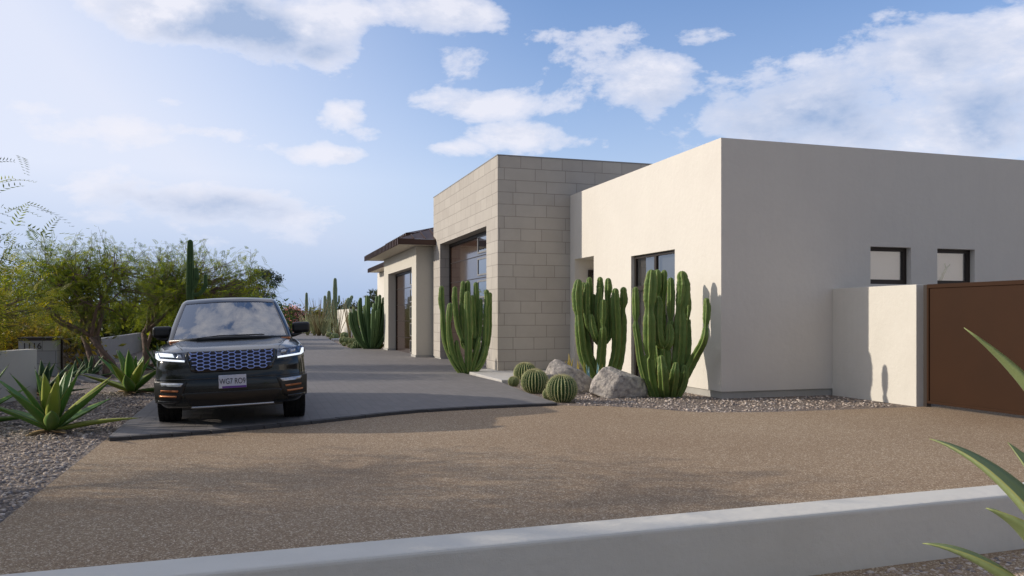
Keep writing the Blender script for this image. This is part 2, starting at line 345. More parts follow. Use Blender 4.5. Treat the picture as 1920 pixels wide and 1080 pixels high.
M['room'] = mat('room', (0.10, 0.09, 0.08), 0.9, bump=[(20, .2, .01)])
M['glass'] = glass('window_glass', (0.86, 0.88, 0.90), 0.16)
M['glass_calm'] = glass('calm_glass', (0.95, 0.95, 0.95), 0.36)
M['doorglass'] = glass('door_glass', (0.55, 0.42, 0.34), 0.10, 1.6)
M['garage'] = mat('garage_panel', (0.055, 0.032, 0.023), 0.10, metal=0.0, spec=0.8, coat=0.5, var=(0.9, (0.044, 0.026, 0.019), .2), bump=[(1.2, .10, .02)])
M['cactus'] = mat('cactus_skin', (0.105, 0.180, 0.048), 0.5, spec=0.3, bump=[(18, .7, .02), (70, .5, .006)], var=(5, (0.19, 0.27, 0.07), .22), attr=((0.32, 0.24, 0.085), .72, 1.0))
M['cactus_far'] = mat('cactus_far_skin', (0.062, 0.125, 0.038), 0.6, spec=0.3, bump=[(20, .5, .012)], var=(4, (0.085, 0.15, 0.06), .2), attr=((0.16, 0.24, 0.10), .5, .95))
M['saguaro'] = mat('saguaro_skin', (0.27, 0.35, 0.22), 0.7, spec=0.3, bump=[(15, .5, .012)], var=(3, (0.33, 0.40, 0.26), .2), attr=((0.36, 0.40, 0.25), .4, .95))
M['barrel'] = mat('barrel_skin', (0.05, 0.11, 0.032), 0.6, spec=0.3, bump=[(40, .4, .006)], var=(8, (0.05, 0.105, 0.035), .2), attr=((0.50, 0.52, 0.24), .30, .95))
M['spine'] = mat('spine', (0.62, 0.58, 0.34), 0.6, transl=0.25, var=(9, (0.52, 0.46, 0.24), .2))
M['crown'] = mat('crown_wool', (0.66, 0.62, 0.40), 0.95, bump=[(90, .8, .01)], var=(30, (0.5, 0.46, 0.26), .2))
M['agave'] = mat('agave_leaf', (0.085, 0.22, 0.045), 0.42, spec=0.4, bump=[(14, .25, .01)], var=(3.5, (0.15, 0.28, 0.05), .22), attr=((0.42, 0.45, 0.13), .75, .98), transl=0.28)
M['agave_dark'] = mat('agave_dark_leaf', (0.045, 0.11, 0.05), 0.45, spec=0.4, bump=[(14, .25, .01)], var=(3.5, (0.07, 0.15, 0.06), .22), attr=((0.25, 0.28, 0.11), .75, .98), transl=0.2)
M['agave_yel'] = mat('agave_yellow_leaf', (0.26, 0.36, 0.06), 0.42, spec=0.4, bump=[(14, .25, .01)], var=(3.5, (0.38, 0.42, 0.08), .22), attr=((0.55, 0.5, 0.15), .75, .98), transl=0.3)
M['agave_blue'] = mat('blue_leaf', (0.16, 0.34, 0.42), 0.5, var=(5, (0.22, 0.42, 0.45), .2), attr=((0.5, 0.45, 0.1), .8, .98))
M['agave_gold'] = mat('gold_leaf', (0.50, 0.36, 0.05), 0.5, var=(5, (0.36, 0.30, 0.06), .2))
M['agave_front'] = mat('agave_front_leaf', (0.34, 0.41, 0.17), 0.4, spec=0.45, bump=[(12, .2, .01), (60, .15, .003)], var=(2.5, (0.27, 0.33, 0.14), .25), attr=((0.50, 0.50, 0.16), .8, .99), transl=0.22)
M['dry'] = mat('dry_leaf', (0.34, 0.24, 0.12), 0.8, var=(9, (0.22, 0.15, 0.08), .2), bump=[(30, .5, .006)])
M['thorn'] = mat('thorn', (0.10, 0.05, 0.03), 0.5, bump=[(60, .2, .002)])
M['bark'] = mat('bark', (0.20, 0.135, 0.105), 0.9, bump=[(22, .9, .03), (80, .5, .006)], var=(7, (0.12, 0.085, 0.068), .2))
M['bark_green'] = mat('bark_green', (0.11, 0.10, 0.06), 0.85, bump=[(25, .8, .02)], var=(7, (0.075, 0.072, 0.045), .2))
M['rock'] = mat('rock', (0.56, 0.505, 0.44), 0.9, spec=0.2, bump=[(5, 1.0, .08), (28, .9, .02), (110, .7, .006)], var=(13, (0.235, 0.215, 0.205), .16))
M['rock_flat'] = mat('rock_flat', (0.24, 0.23, 0.225), 0.9, spec=0.2, bump=[(8, .8, .04), (40, .7, .01)], var=(7, (0.15, 0.145, 0.145), .2))
M['leaf'] = leafmat('leaf', (0.17, 0.21, 0.034), 0.5)
M['leaf_yellow'] = leafmat('leaf_yellow', (0.24, 0.235, 0.028), 0.45)
M['leaf_dark'] = leafmat('leaf_dark', (0.085, 0.125, 0.042), 0.3)
M['leaf_grey'] = leafmat('leaf_grey', (0.075, 0.095, 0.062), 0.3)
M['leaf_scrub'] = leafmat('leaf_scrub', (0.10, 0.11, 0.045), 0.3)
M['leaf_orange'] = leafmat('leaf_orange', (0.24, 0.19, 0.05), 0.35)
M['flower'] = leafmat('flower', (0.95, 0.50, 0.58), 0.4)
M['flower_pale'] = leafmat('flower_pale', (0.62, 0.42, 0.36), 0.35)
# ------------------------------------------------------------------ the ground
def sheet(name, pts, z, m):
    b = MB(); b.add([(x, y, z) for x, y in pts], [tuple(range(len(pts)))])
    return tag(b.build(name, m), kind='structure')
S = 900
sheet('ground', [(-S, -S), (S, -S), (S, S), (-S, S)], 0.0, M['gravel'])
road_back = [(-1.72, 12.3), (1.5, 13.3), (4.75, 13.25), (5.05, 12.85), (5.6, 12.62), (6.1, 12.1), (6.6, 11.35), (7.6, 11.05), (9.0, 10.98), (10.7, 10.95), (12.2, 10.6), (30, 10.6), (60, 10.4)]
sheet('road', road_back + [(60, 5.6), (-1.72, 3.0), (-1.76, 7.0)], 0.006, M['road'])
front_edge = [(-1.69, 10.92), (-1.1, 11.06), (-.5, 11.25), (.1, 11.5), (.7, 11.8), (1.3, 12.15), (1.85, 12.47), (2.4, 12.70), (3.0, 12.84), (3.7, 12.94), (4.4, 13.0), (4.86, 13.03)]
drive_pts = front_edge + [(4.98, 15.0), (5.22, 17.5), (5.10, 21.3), (5.25, 21.9), (6.45, 21.9), (6.45, 28.9), (5.95, 29.2), (5.95, 36.4), (5.4, 37.0), (4.1, 38.6), (4.45, 50.0), (5.0, 63.0), (-1.7, 63.0)]
b = MB(); b.prism([(x, y, -.03) for x, y in drive_pts], (0, 0, .08)); tag(b.build('driveway', M['paver']), kind='structure')
b = MB()                                              # soldier course along the apron's edge
dist = 0.0
def along(poly, s):
    for i in range(len(poly) - 1):
        a, c = Vector(poly[i]), Vector(poly[i + 1]); l = (c - a).length
        if s <= l: return a + (c - a) * (s / l), (c - a).normalized()
        s -= l
    return Vector(poly[-1]), (Vector(poly[-1]) - Vector(poly[-2])).normalized()
tl = sum((Vector(front_edge[i + 1]) - Vector(front_edge[i])).length for i in range(len(front_edge) - 1))
random.seed(5); s = 0.0
while s < tl - .05:
    w = 0.232; p, t = along(front_edge, s + w / 2); n = Vector((t.y, -t.x))
    Mx = Matrix.Translation((p.x + n.x * .055, p.y + n.y * .055, 0)) @ Matrix.Rotation(math.atan2(t.y, t.x) + random.uniform(-.012, .012), 4, 'Z')
    b.box(-w / 2 + .003, -.06, -.02, w / 2 - .003, .06, .047 + random.uniform(0, .005), Mx); s += w
tag(b.build('driveway_kerb', M['edging'], bevel=.006), kind='structure')
b = MB(); b.box(5.27, 17.55, -.05, 8.11, 21.5, .085); b.box(5.32, 17.60, -.06, 8.1, 21.4, .02)
tag(b.build('walkway_slab', M['slab'], bevel=.008), kind='structure')
b = MB(); b.box(4.75, 52.6, -.02, 5.7, 54.4, .09); tag(b.build('stepping_path', M['slab'], bevel=.01), kind='structure')
sheet('far_road', [(-1.7, 63.0), (5.5, 63.0), (1.8, 130), (-4, 130)], 0.012, M['paver'])

# ------------------------------------------------------------------ pebbles lying on the gravel (real stones near the lens)
def pebbles():
    rng = np.random.default_rng(3)
    ico = bmesh.new(); bmesh.ops.create_icosphere(ico, subdivisions=1, radius=1)
    bv = np.array([v.co[:] for v in ico.verts]); bf = np.array([[v.index for v in f.verts] for f in ico.faces]); ico.free()
    areas = [((-4.5, -1.80), (4.0, 10.9), 5200, .020), ((-4.0, -1.74), (10.9, 18.0), 3200, .022), ((5.0, 10.4), (11.2, 17.3), 3800, .022), ((2.2, 6.0), (1.6, 5.0), 6000, .016), ((.4, 2.3), (1.9, 3.9), 2500, .016)]
    P = []; Sz = []
    def inside(x, y):
        if y > 13 and x < 5.3 and x > -1.7: return False
        if x > 5.0 and y < 13.4:
            yb = np.interp(x, [4.75, 5.05, 5.6, 6.1, 6.6, 7.6, 9.0, 10.7], [13.25, 12.85, 12.62, 12.1, 11.35, 11.05, 10.98, 10.95])
            return y > yb
        return True
    for (xr, yr, n, s) in areas:
        for k in range(n):
            x, y = rng.uniform(*xr), rng.uniform(*yr)
            if y < 5.2 and x > -1.9:
                if y > fw(x) - .05: continue
            elif not inside(x, y): continue
            if x > 8.1 and y > 13.1: continue
            if 5.2 < x and y > 17.4: continue
            P.append((x, y, 0)); Sz.append(s * rng.uniform(.5, 1.35))
    P = np.array(P); Sz = np.array(Sz); n = len(P)
    V = np.repeat(bv[None], n, 0) * (1 + rng.normal(0, .12, (n, len(bv), 1)))
    V *= rng.uniform(.7, 1.3, (n, 1, 3)) * Sz[:, None, None] * np.array([1, 1, .6])
    a = rng.uniform(0, 6.28, n); c, s_ = np.cos(a)[:, None], np.sin(a)[:, None]
    X = V[..., 0] * c - V[..., 1] * s_; Y = V[..., 0] * s_ + V[..., 1] * c
    V = np.stack([X, Y, V[..., 2]], -1) + P[:, None] + np.array([0, 0, .004])
    Fc = (bf[None] + (np.arange(n) * len(bv))[:, None, None]).reshape(-1, 3)
    pal = np.array([(0.42, 0.34, 0.275), (0.25, 0.21, 0.185), (0.64, 0.55, 0.47), (0.33, 0.265, 0.225), (0.48, 0.39, 0.32), (0.20, 0.18, 0.175), (0.56, 0.49, 0.43)])
    tint = np.repeat(pal[rng.integers(0, len(pal), n)], len(bv), 0)
    o = raw_mesh('loose_pebbles', V.reshape(-1, 3), Fc, tint, M['pebble'], True)
    tag(o, 'loose grey and tan pebbles strewn over the gravel beds', 'pebbles', kind='stuff')
def raw_mesh(name, V, Fc, tint, m, smooth=False, parent=None):
    me = bpy.data.meshes.new(name); k = Fc.shape[1]
    me.vertices.add(len(V)); me.vertices.foreach_set('co', V.astype(np.float32).ravel())
    me.loops.add(Fc.size); me.loops.foreach_set('vertex_index', Fc.astype(np.int32).ravel())
    me.polygons.add(len(Fc)); me.polygons.foreach_set('loop_start', np.arange(0, Fc.size, k, dtype=np.int32))
    me.update(calc_edges=True)
    if tint is not None:
        at = me.attributes.new('tint', 'FLOAT_COLOR', 'POINT'); at.data.foreach_set('color', np.concatenate([tint, np.ones((len(V), 1))], 1).astype(np.float32).ravel())
    if smooth: me.polygons.foreach_set('use_smooth', [True] * len(me.polygons))
    me.materials.append(m); me.validate()
    o = bpy.data.objects.new(name, me); COL.objects.link(o)
    if parent: o.parent = parent
    return o
M['pebble'] = leafmat('pebble', (1.0, 1.0, 1.0), 0.0, 0.85)
# low wall in front of the camera: back (road side) edge line
FW0 = gp(0, 1075, .36); FW1 = gp(1920, 902.5, .36)
def fw(x): return FW0.y + (x - FW0.x) * (FW1.y - FW0.y) / (FW1.x - FW0.x) - .30
pebbles()
# ------------------------------------------------------------------ the low wall in the foreground
t = (FW1 - FW0); t.z = 0; t.normalize(); n = Vector((t.y, -t.x, 0))
a = FW0 - t * 6; c = FW1 + t * 6
b = MB(); b.prism([(a.x, a.y, -.1), (c.x, c.y, -.1), (c + n * .29).to_tuple()[:2] + (-.1,), (a + n * .29).to_tuple()[:2] + (-.1,)], (0, 0, .46))
o = b.build('low_wall', M['wallwhite'], bevel=.022); o.modifiers[0].segments = 3; tag(o, 'long low white stucco wall crossing the very front of the picture', 'wall')

# ------------------------------------------------------------------ the house
HX, HY = 8.12, 13.12
house = empty('house', (HX, HY, 0), 0, 'flat roofed desert house with white stucco and pale stone block volumes behind the cacti', 'house')
def H(b, name, m, parent=house, **k):
    o = b.build(name, m, parent, **k); o.matrix_parent_inverse = Matrix.Translation((-HX, -HY, 0)) if parent is house else Matrix(); return o
def box_part(name, m, dims, parent=house, cuts=None, **k):
    b = MB(); b.box(*dims); o = H(b, name, m, parent, **k)
    if cuts: cut(o, cuts)
    return o
wb = box_part('wall', M['stucco'], (8.12, 13.12, .13, 26, 20.617, 4.77), cuts=[
    (8.0, 14.85, 0, 8.34, 16.87, 2.87), (8.0, 19.01, 0, 9.6, 20.30, 3.03), (11.43, 13.0, 2.14, 12.41, 13.36, 2.87), (13.06, 13.0, 2.14, 14.02, 13.36, 2.87)])
wb['label'] = 'white stucco wall volume at the right of the house'
box_part('plinth', M['plinth'], (8.15, 13.15, -.2, 25.9, 20.6, .127), cuts=[(8.0, 14.87, -.3, 8.33, 16.85, .3), (8.0, 19.03, -.3, 9.58, 20.28, .3)])
st = box_part('wall', M['stone'], (6.08, 20.62, .10, 15.5, 28.7, 5.74), cuts=[(6.0, 21.72, 0, 6.50, 27.63, 4.0)])
st['label'] = 'tall wall volume of pale stone blocks'
box_part('coping', M['flash'], (6.07, 20.61, 5.742, 15.52, 28.72, 5.765))
box_part('plinth', M['plinth'], (6.10, 20.65, -.2, 15.4, 28.6, .097), cuts=[(6.0, 21.74, -.3, 6.49, 27.6, .3)])
be = box_part('wall', M['stucco_grey'], (5.5, 28.95, .13, 15, 36.6, 4.02), cuts=[(5.4, 29.82, 0, 5.92, 35.37, 3.34)])
be['label'] = 'lower stucco wing with a garage door and an eave'
box_part('plinth', M['plinth'], (5.47, 28.92, -.2, 14.9, 36.63, .128), cuts=[(5.4, 29.82, -.3, 5.9, 35.37, .3)])
box_part('wall', M['stucco'], (6.9, 38.5, -.1, 15, 48.5, 4.05))['label'] = 'far white wing under its own eave'
# metal hip roofs
def hip(x0, y0, y1, z, pitch=.36, xi=14.0, seam=.42, inner=True):
    T = .20; d = 2.6
    rf = MB()
    rf.add([(x0, y0, z + T), (xi, y0, z + T), (xi, y0 + d, z + T + d * pitch), (x0 + d, y0 + d, z + T + d * pitch), (x0 + d, y1 - d, z + T + d * pitch), (x0, y1, z + T)],
           [(0, 1, 2, 3), (0, 3, 4, 5)])
    k = y0
    nz = Vector((-pitch, 0, 1)).normalized()
    while k < y1 - .05:                               # standing seams running up from the long eave
        u = max(0.0, min(d, k - y0, y1 - k)); rf.prism([(x0, k, z + T), (x0 + u, k, z + T + u * pitch), (x0 + u, k, z + T + u * pitch + .035), (x0, k, z + T + .035)], (0, .03, 0)); k += seam
    k = x0 + .1
    while k < xi:
        u = min(d, k - x0); rf.prism([(k, y0, z + T), (k, y0 + u, z + T + u * pitch), (k, y0 + u, z + T + u * pitch + .035), (k, y0, z + T + .035)], (.03, 0, 0)); k += seam
    r = H(rf, 'roof', M['roof'])
    fb = MB(); fb.box(x0, y0, z, xi, y0 + .04, z + T - .003); fb.box(x0, y0 + .041, z, x0 + .04, y1, z + T - .003)
    k = y0
    while k < y1: fb.box(x0 - .035, k, z - .01, x0 - .001, k + .10, z + T + .01); k += .36
    fo = fb.build('fascia', M['roof'], r)
    sf = MB(); sf.box(x0 + .041, y0 + .041, z + .012, xi, y1, z + .04); sf.build('soffit', M['soffit'], r)
hip(4.76, 28.28, 37.3, 4.02)
tb = MB()                                              # raised second tier above the first roof
x0, y0, z0 = 5.5, 30.9, 4.52
tb.box(x0, y0, z0, 12, y0 + .05, z0 + .17); tb.box(x0, y0 + .052, z0, x0 + .05, 36.2, z0 + .17)
k = y0
while k < 36: tb.box(x0 - .03, k, z0 - .02, x0 - .001, k + .09, z0 + .18); k += .36
o = H(tb, 'upper_fascia', M['roof'])
tb = MB(); tb.add([(x0, y0, z0 + .18), (12, y0, z0 + .18), (12, y0 + 2, z0 + .75), (x0 + 2, y0 + 2, z0 + .75), (x0 + 2, 36.2, z0 + .75), (x0, 36.2, z0 + .18)], [(0, 1, 2, 3), (0, 3, 4, 5)])
H(tb, 'upper_roof', M['roof'])
hip(6.25, 40.0, 47.8, 4.05)
# garage doors
def garage(y0, y1, x, z1, rows, cols, lab, glazed):
    d = MB(); d.box(x, y0, -.05, x + .05, y1, z1); g = H(d, 'garage_door', M['garage']); g['label'] = lab
    fr = MB(); rh = z1 / rows
    fr.box(x - .04, y0, 0, x - .003, y0 + .07, z1); fr.box(x - .04, y1 - .07, 0, x - .003, y1, z1); fr.box(x - .045, y0 + .071, z1 - .09, x - .003, y1 - .071, z1)
    for r in range(1, rows):
        fr.box(x - .012, y0 + .071, r * rh - .012, x - .001, y1 - .071, r * rh + .012)
    fr.build('door_frame', M['frame'], g)
    for r in range(rows):
        if not glazed: break
        w0, w1 = y0 + .10, y0 + .10 + 2.1
        wf = MB(); a, c = r * rh + .07, (r + 1) * rh - .07
        wf.box(x - .03, w0, a, x - .001, w0 + .06, c); wf.box(x - .03, w1 - .06, a, x - .001, w1, c); wf.box(x - .03, w0 + .061, a, x - .001, w1 - .061, a + .05); wf.box(x - .03, w0 + .061, c - .05, x - .001, w1 - .061, c)
        o = wf.build('door_window', M['flash'], g)
        pn = MB(); pn.box(x - .012, w0 + .061, a + .051, x - .006, w1 - .061, c - .051); pn.build('pane', M['garage_glass'], g)
M['garage_glass'] = mat('garage_glass', (0.02, 0.022, 0.028), 0.03, metal=0.0, spec=1.0, coat=1.0, bump=[(1.0, .04, .02)])
garage(21.72, 27.63, 6.44, 3.99, 6, 3, 'tall glossy brown garage door in the stone wall', True)
garage(29.82, 35.37, 5.86, 3.33, 5, 2, 'lower glossy brown garage door in the far wing', True)
# tall glazed door-window on the lit wall
def window_x(y0, y1, z0, z1, x):
    w = MB(); t = .055
    w.box(x, y0, z0, x + .07, y0 + t, z1); w.box(x, y1 - t, z0, x + .07, y1, z1); w.box(x, y0 + t, z1 - t, x + .07, y1 - t, z1); w.box(x, y0 + t, z0, x + .07, y1 - t, z0 + .08)
    ym = (y0 + y1) / 2; w.box(x + .001, ym - .045, z0 + .08, x + .068, ym + .045, z1 - t)
    w.box(x - .005, y0 + t + .001, z0 + 2.06, x + .072, ym - .046, z0 + 2.15); w.box(x - .005, ym + .046, z0 + 2.06, x + .072, y1 - t - .001, z0 + 2.15)
    f = H(w, 'window', M['frame']); f['label'] = 'tall dark framed glazed door and transom behind the cactus'
    for a, c in ((y0 + t, ym - .045), (ym + .045, y1 - t)):
        for p, q in ((z0 + .08, z0 + 2.06), (z0 + 2.15, z1 - t)):
            g = MB(); g.box(x + .03, a, p, x + .036, c, q); g.build('pane', M['glass'], f)
    g = MB(); g.box(x + .12, y0 + .01, z0, x + .13, y1 - .01, z1 - .01); g.build('room_beyond', M['room'], f)
window_x(14.86, 16.86, .03, 2.86, 8.20)
# alcove with the side door
d = MB(); X = 9.45
d.box(8.50, 20.22, .05, 8.58, 20.295, 2.75); d.box(8.58, 20.22, 2.66, 9.5, 20.295, 2.75)
o = H(d, 'door_frame', M['frame'])
d = MB(); d.box(8.585, 20.24, .06, 9.5, 20.29, 2.655); d.build('pane', M['garage_glass'], o)
# small high windows in the shaded wall
for i, (xa, xb) in enumerate(((11.43, 12.41), (13.06, 14.02))):
    z0, z1, y = 2.145, 2.865, 13.24
    w = MB(); w.box(xa + .001, y, z1 - .07, xb - .001, y + .08, z1 - .001); w.box(xa + .001, y, z0 + .001, xb - .001, y + .08, z0 + .09)
    w.box(xa + .001, y, z0 + .09, xa + .05, y + .08, z1 - .07); w.box(xb - .09, y, z0 + .09, xb - .001, y + .08, z1 - .07)
    f = H(w, 'window', M['frame']); f['label'] = ('small high window above the short white wall', 'small high window with a forked stem behind the glass as a cactus reflection')[i]
    g = MB(); g.box(xa + .05, y + .03, z0 + .09, xb - .09, y + .036, z1 - .07); g.build('pane', M['glass_calm'], f)
    g = MB(); g.box(xa + .012, y + .105, z0 + .01, xb - .012, y + .112, z1 - .01); g.build('blind', M['blind'], f)
w = MB(); P = lambda u, z: (13.06 + u * 1.5 + .02, 13.325, z)
for pts, rs in (([P(.16, 2.2), P(.22, 2.36), P(.27, 2.48), P(.30, 2.53)], [.030, .027, .022, .016]), ([P(.27, 2.48), P(.255, 2.56), P(.25, 2.60)], [.016, .013, .006]), ([P(.285, 2.5), P(.33, 2.56), P(.345, 2.59)], [.016, .014, .006])):
    w.tube(pts, rs, 8)
tag(w.build('mirrored_stem', M['cactus'], smooth=True), 'forked green stem put behind the far right window glass as a cactus reflection', 'plant')  # solid stem added in place of a cactus arm mirrored in the pane

# ------------------------------------------------------------------ walls and gate at the right
b = MB(); b.box(10.54, 11.03, -.1, 10.72, 13.118, 2.04)
tag(b.build('short_wall', M['wallwhite'], bevel=.008), 'short white stucco wall half in sun between the house and the brown gate', 'wall')
g = empty('metal_gate', (10.62, 8.4, 0), 0, 'dark brown sheet metal gate beside the short white wall', 'gate')
b = MB(); b.box(0, -5.0, .09, .05, 2.45, 2.0); b.build('panel', M['gate'], g, bevel=.004)
b = MB()
b.box(-.02, -5.0, 1.97, .07, 2.47, 2.035); b.box(-.02, -5.0, .07, .07, 2.47, .115); b.box(-.02, 2.43, .116, .07, 2.47, 1.969)
b.build('gate_frame', M['gate'], g, bevel=.003)
b = MB(); b.box(.0, 2.49, 0, .09, 2.56, 2.03); b.build('post', M['frame'], g)

# ------------------------------------------------------------------ walls at the left
def slab_wall(name, p, q, th, z, m, label):
    p, q = Vector((*p, 0)), Vector((*q, 0)); t = (q - p).normalized(); n = Vector((-t.y, t.x, 0)) * th
    b = MB(); b.prism([p - Vector((0, 0, .1)), q - Vector((0, 0, .1)), q + n - Vector((0, 0, .1)), p + n - Vector((0, 0, .1))], (0, 0, z + .1))
    return tag(b.build(name, m, bevel=.012), label, 'wall')
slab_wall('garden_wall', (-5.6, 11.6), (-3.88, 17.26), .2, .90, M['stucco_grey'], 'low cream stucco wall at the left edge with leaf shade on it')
slab_wall('garden_wall', (-4.77, 29.7), (-4.77, 58), .2, .79, M['wallshaded'], 'low white stucco wall, darkened for shade, running away behind the multi-trunk trees')
pl = empty('block_pillar', (-5.2, 23.3, 0), 0, 'grey block entry pillar with a dark cap and house number', 'pillar')
b = MB(); b.box(-.43, -.1, -.1, .43, .5, .90); b.build('pillar_body', M['column'], pl)
b = MB(); b.box(-.45, -.12, .902, .45, .52, .985); b.build('cap', M['frame'], pl, bevel=.005)
def text_mesh(txt, size, m, parent, name, Mx, ext=.004, align='CENTER'):
    cu = bpy.data.curves.new('t', 'FONT'); cu.body = txt; cu.size = size; cu.extrude = ext; cu.align_x = align; cu.align_y = 'CENTER'
    o = bpy.data.objects.new('t', cu); COL.objects.link(o); dg = bpy.context.evaluated_depsgraph_get(); dg.update()
    me = bpy.data.meshes.new_from_object(o.evaluated_get(dg)); bpy.data.objects.remove(o); me.materials.clear(); me.materials.append(m)
    me.transform(Mx); r = bpy.data.objects.new(name, me); COL.objects.link(r); r.parent = parent; return r
text_mesh('1116', .22, M['frame'], pl, 'house_number', Matrix.Translation((-.13, -.105, .76)) @ Matrix.Rotation(rad(90), 4, 'X'))
eg = empty('entry_gate', (-4.77, 23.6, 0), 0, 'low bronze metal gate between the block pillar and the tree trunks', 'gate')
for k, (a, c) in enumerate(((.0, 2.65), (2.75, 5.5))):
    b = MB(); b.box(0, a + .04, .05, .03, c - .04, .87); b.build('panel', M['gatepanel'] if 'gatepanel' in M else M.setdefault('gatepanel', mat('gate_panel', (0.09, 0.06, 0.045), 0.22, metal=0.7, bump=[(4, .1, .01)], var=(1.2, (0.07, 0.05, 0.04), .2))), eg)
    b = MB(); b.box(-.01, a, .0, .05, a + .039, .93); b.box(-.01, c - .039, .0, .05, c, .93); b.box(-.01, a + .04, .871, .05, c - .04, .92); b.build('gate_frame', M['frame'], eg)
fw2 = MB(); fw2.prism([(6.9, 63.6, -.1), (6.9, 75, -.1), (7.5, 75, -.1), (7.5, 63.6, -.1)], (0, 0, 2.2))
tag(fw2.build('far_wall', M['wallwhite'], bevel=.02), 'far white wall end beyond the driveway behind the ocotillo stems', 'wall')
nh = empty('neighbour_house', (36, -9, 0), 0, 'pale house across the street whose sunlit wall shows in the two small windows', 'house')
b = MB(); b.box(-16, -9, -.1, 16, 1, 6.4); b.build('wall', M['stucco'], nh)
b = MB(); b.box(-16.1, -9.1, 6.401, 16.1, 1.1, 6.5); b.build('coping', M['flash'], nh)
# ------------------------------------------------------------------ cacti
def column(path, rs, parent, m, ribs=5, name='stem', seg=7, n=40):
    pts, rr = smooth_pts(path, rs, seg)
    if n >= 40: rr = [q_ * (1 + .035 * math.sin(i_ * 2.1 + len(path))) for i_, q_ in enumerate(rr)]
    # rounded tip
    tip = pts[-1]; d = (pts[-1] - pts[-2]).normalized(); r0 = rr[-1]
    for a in (.35, .65, .88, .98):
        pts.append(tip + d * r0 * 1.15 * a); rr.append(r0 * math.sqrt(max(0.0, 1 - a * a)))
    b = MB(); b.tube(pts, rr, n, ribs=ribs)
    o = b.build(name, m, parent, smooth=True, attr=True); return o
def pic_cactus(name, base, sc, origin, stems, label, group, m=None, floor=0):
    """stems drawn in a plane facing the road, each (depth, [(u, v, radius)...]) from foot to tip; sc = metres per unit"""
    e = empty(name, (base[0], base[1], floor), 0, label, 'cactus', group)
    for (w, pts) in stems:
        path = []; rs = []
        N = len(pts)
        for i, (u, v, r) in enumerate(pts):
            h = (origin[1] - v) * sc
            k = min(1.0, i / max(1, N - 1) * 1.6)
            if h > 1.0: k = 1.0
            path.append(R * ((u - origin[0]) * sc) + F * (w * k) + Vector((0, 0, max(h, -.05)))); rs.append(r * sc)
        column(path, rs, e, m or M['cactus'])
    return e
cl = 'candelabra cacti along the house wall'
p3 = gp(1247, 746) + F * .16
pic_cactus('candelabra_cactus', (p3.x, p3.y), .002935, (690, 1035), [
    (-.10, [(625, 1040, 22), (585, 950, 26), (548, 820, 27), (525, 680, 25), (510, 590, 22), (508, 550, 13), (510, 500, 25), (508, 420, 26), (507, 358, 20)]),
    (-.22, [(650, 1045, 25), (610, 930, 38), (592, 800, 40), (598, 765, 30), (592, 700, 42), (588, 560, 42), (586, 478, 28), (592, 400, 44), (597, 320, 44), (600, 265, 34)]),
    (.20, [(680, 1030, 30), (668, 850, 36), (655, 700, 36), (648, 560, 32), (655, 430, 26), (660, 385, 20), (662, 330, 32), (663, 250, 28)]),
    (.25, [(700, 1030, 26), (700, 800, 30), (695, 600, 28), (700, 420, 20), (706, 330, 26), (710, 245, 22)]),
    (-.02, [(700, 720, 26), (715, 660, 26), (733, 570, 24), (733, 545, 15), (735, 470, 27), (738, 380, 27), (735, 300, 22)]),
    (-.08, [(735, 1045, 26), (765, 940, 38), (782, 820, 44), (790, 680, 45), (793, 560, 42), (792, 485, 30), (806, 420, 46), (812, 330, 46), (805, 275, 36)]),
    (.12, [(750, 1030, 26), (815, 860, 32), (842, 720, 32), (848, 560, 26), (845, 540, 18), (850, 450, 27), (840, 330, 24)]),
    (-.70, [(760, 1040, 22), (820, 900, 28), (868, 780, 30), (890, 670, 26), (902, 600, 20), (903, 583, 13), (908, 530, 25), (911, 470, 26), (908, 432, 20)]),
    (-.42, [(700, 1045, 26), (678, 960, 36), (660, 870, 36), (651, 790, 26)]),
    (-.30, [(740, 1045, 26), (740, 960, 32), (742, 880, 32), (748, 830, 22)]),
    (-.18, [(770, 1045, 26), (800, 960, 34), (812, 890, 32), (812, 850, 22)]),
    (.0, [(700, 1045, 40), (700, 900, 44), (700, 760, 42), (690, 700, 34)]),
    (-.08, [(690, 720, 28), (660, 670, 34), (650, 560, 34), (655, 460, 32), (652, 420, 24)]),
    (-.12, [(695, 725, 26), (718, 690, 30), (725, 630, 30), (722, 590, 22)])],
    'largest candelabra cactus, standing by the near corner of the white wall', cl)
p2 = gp(1131, 724)
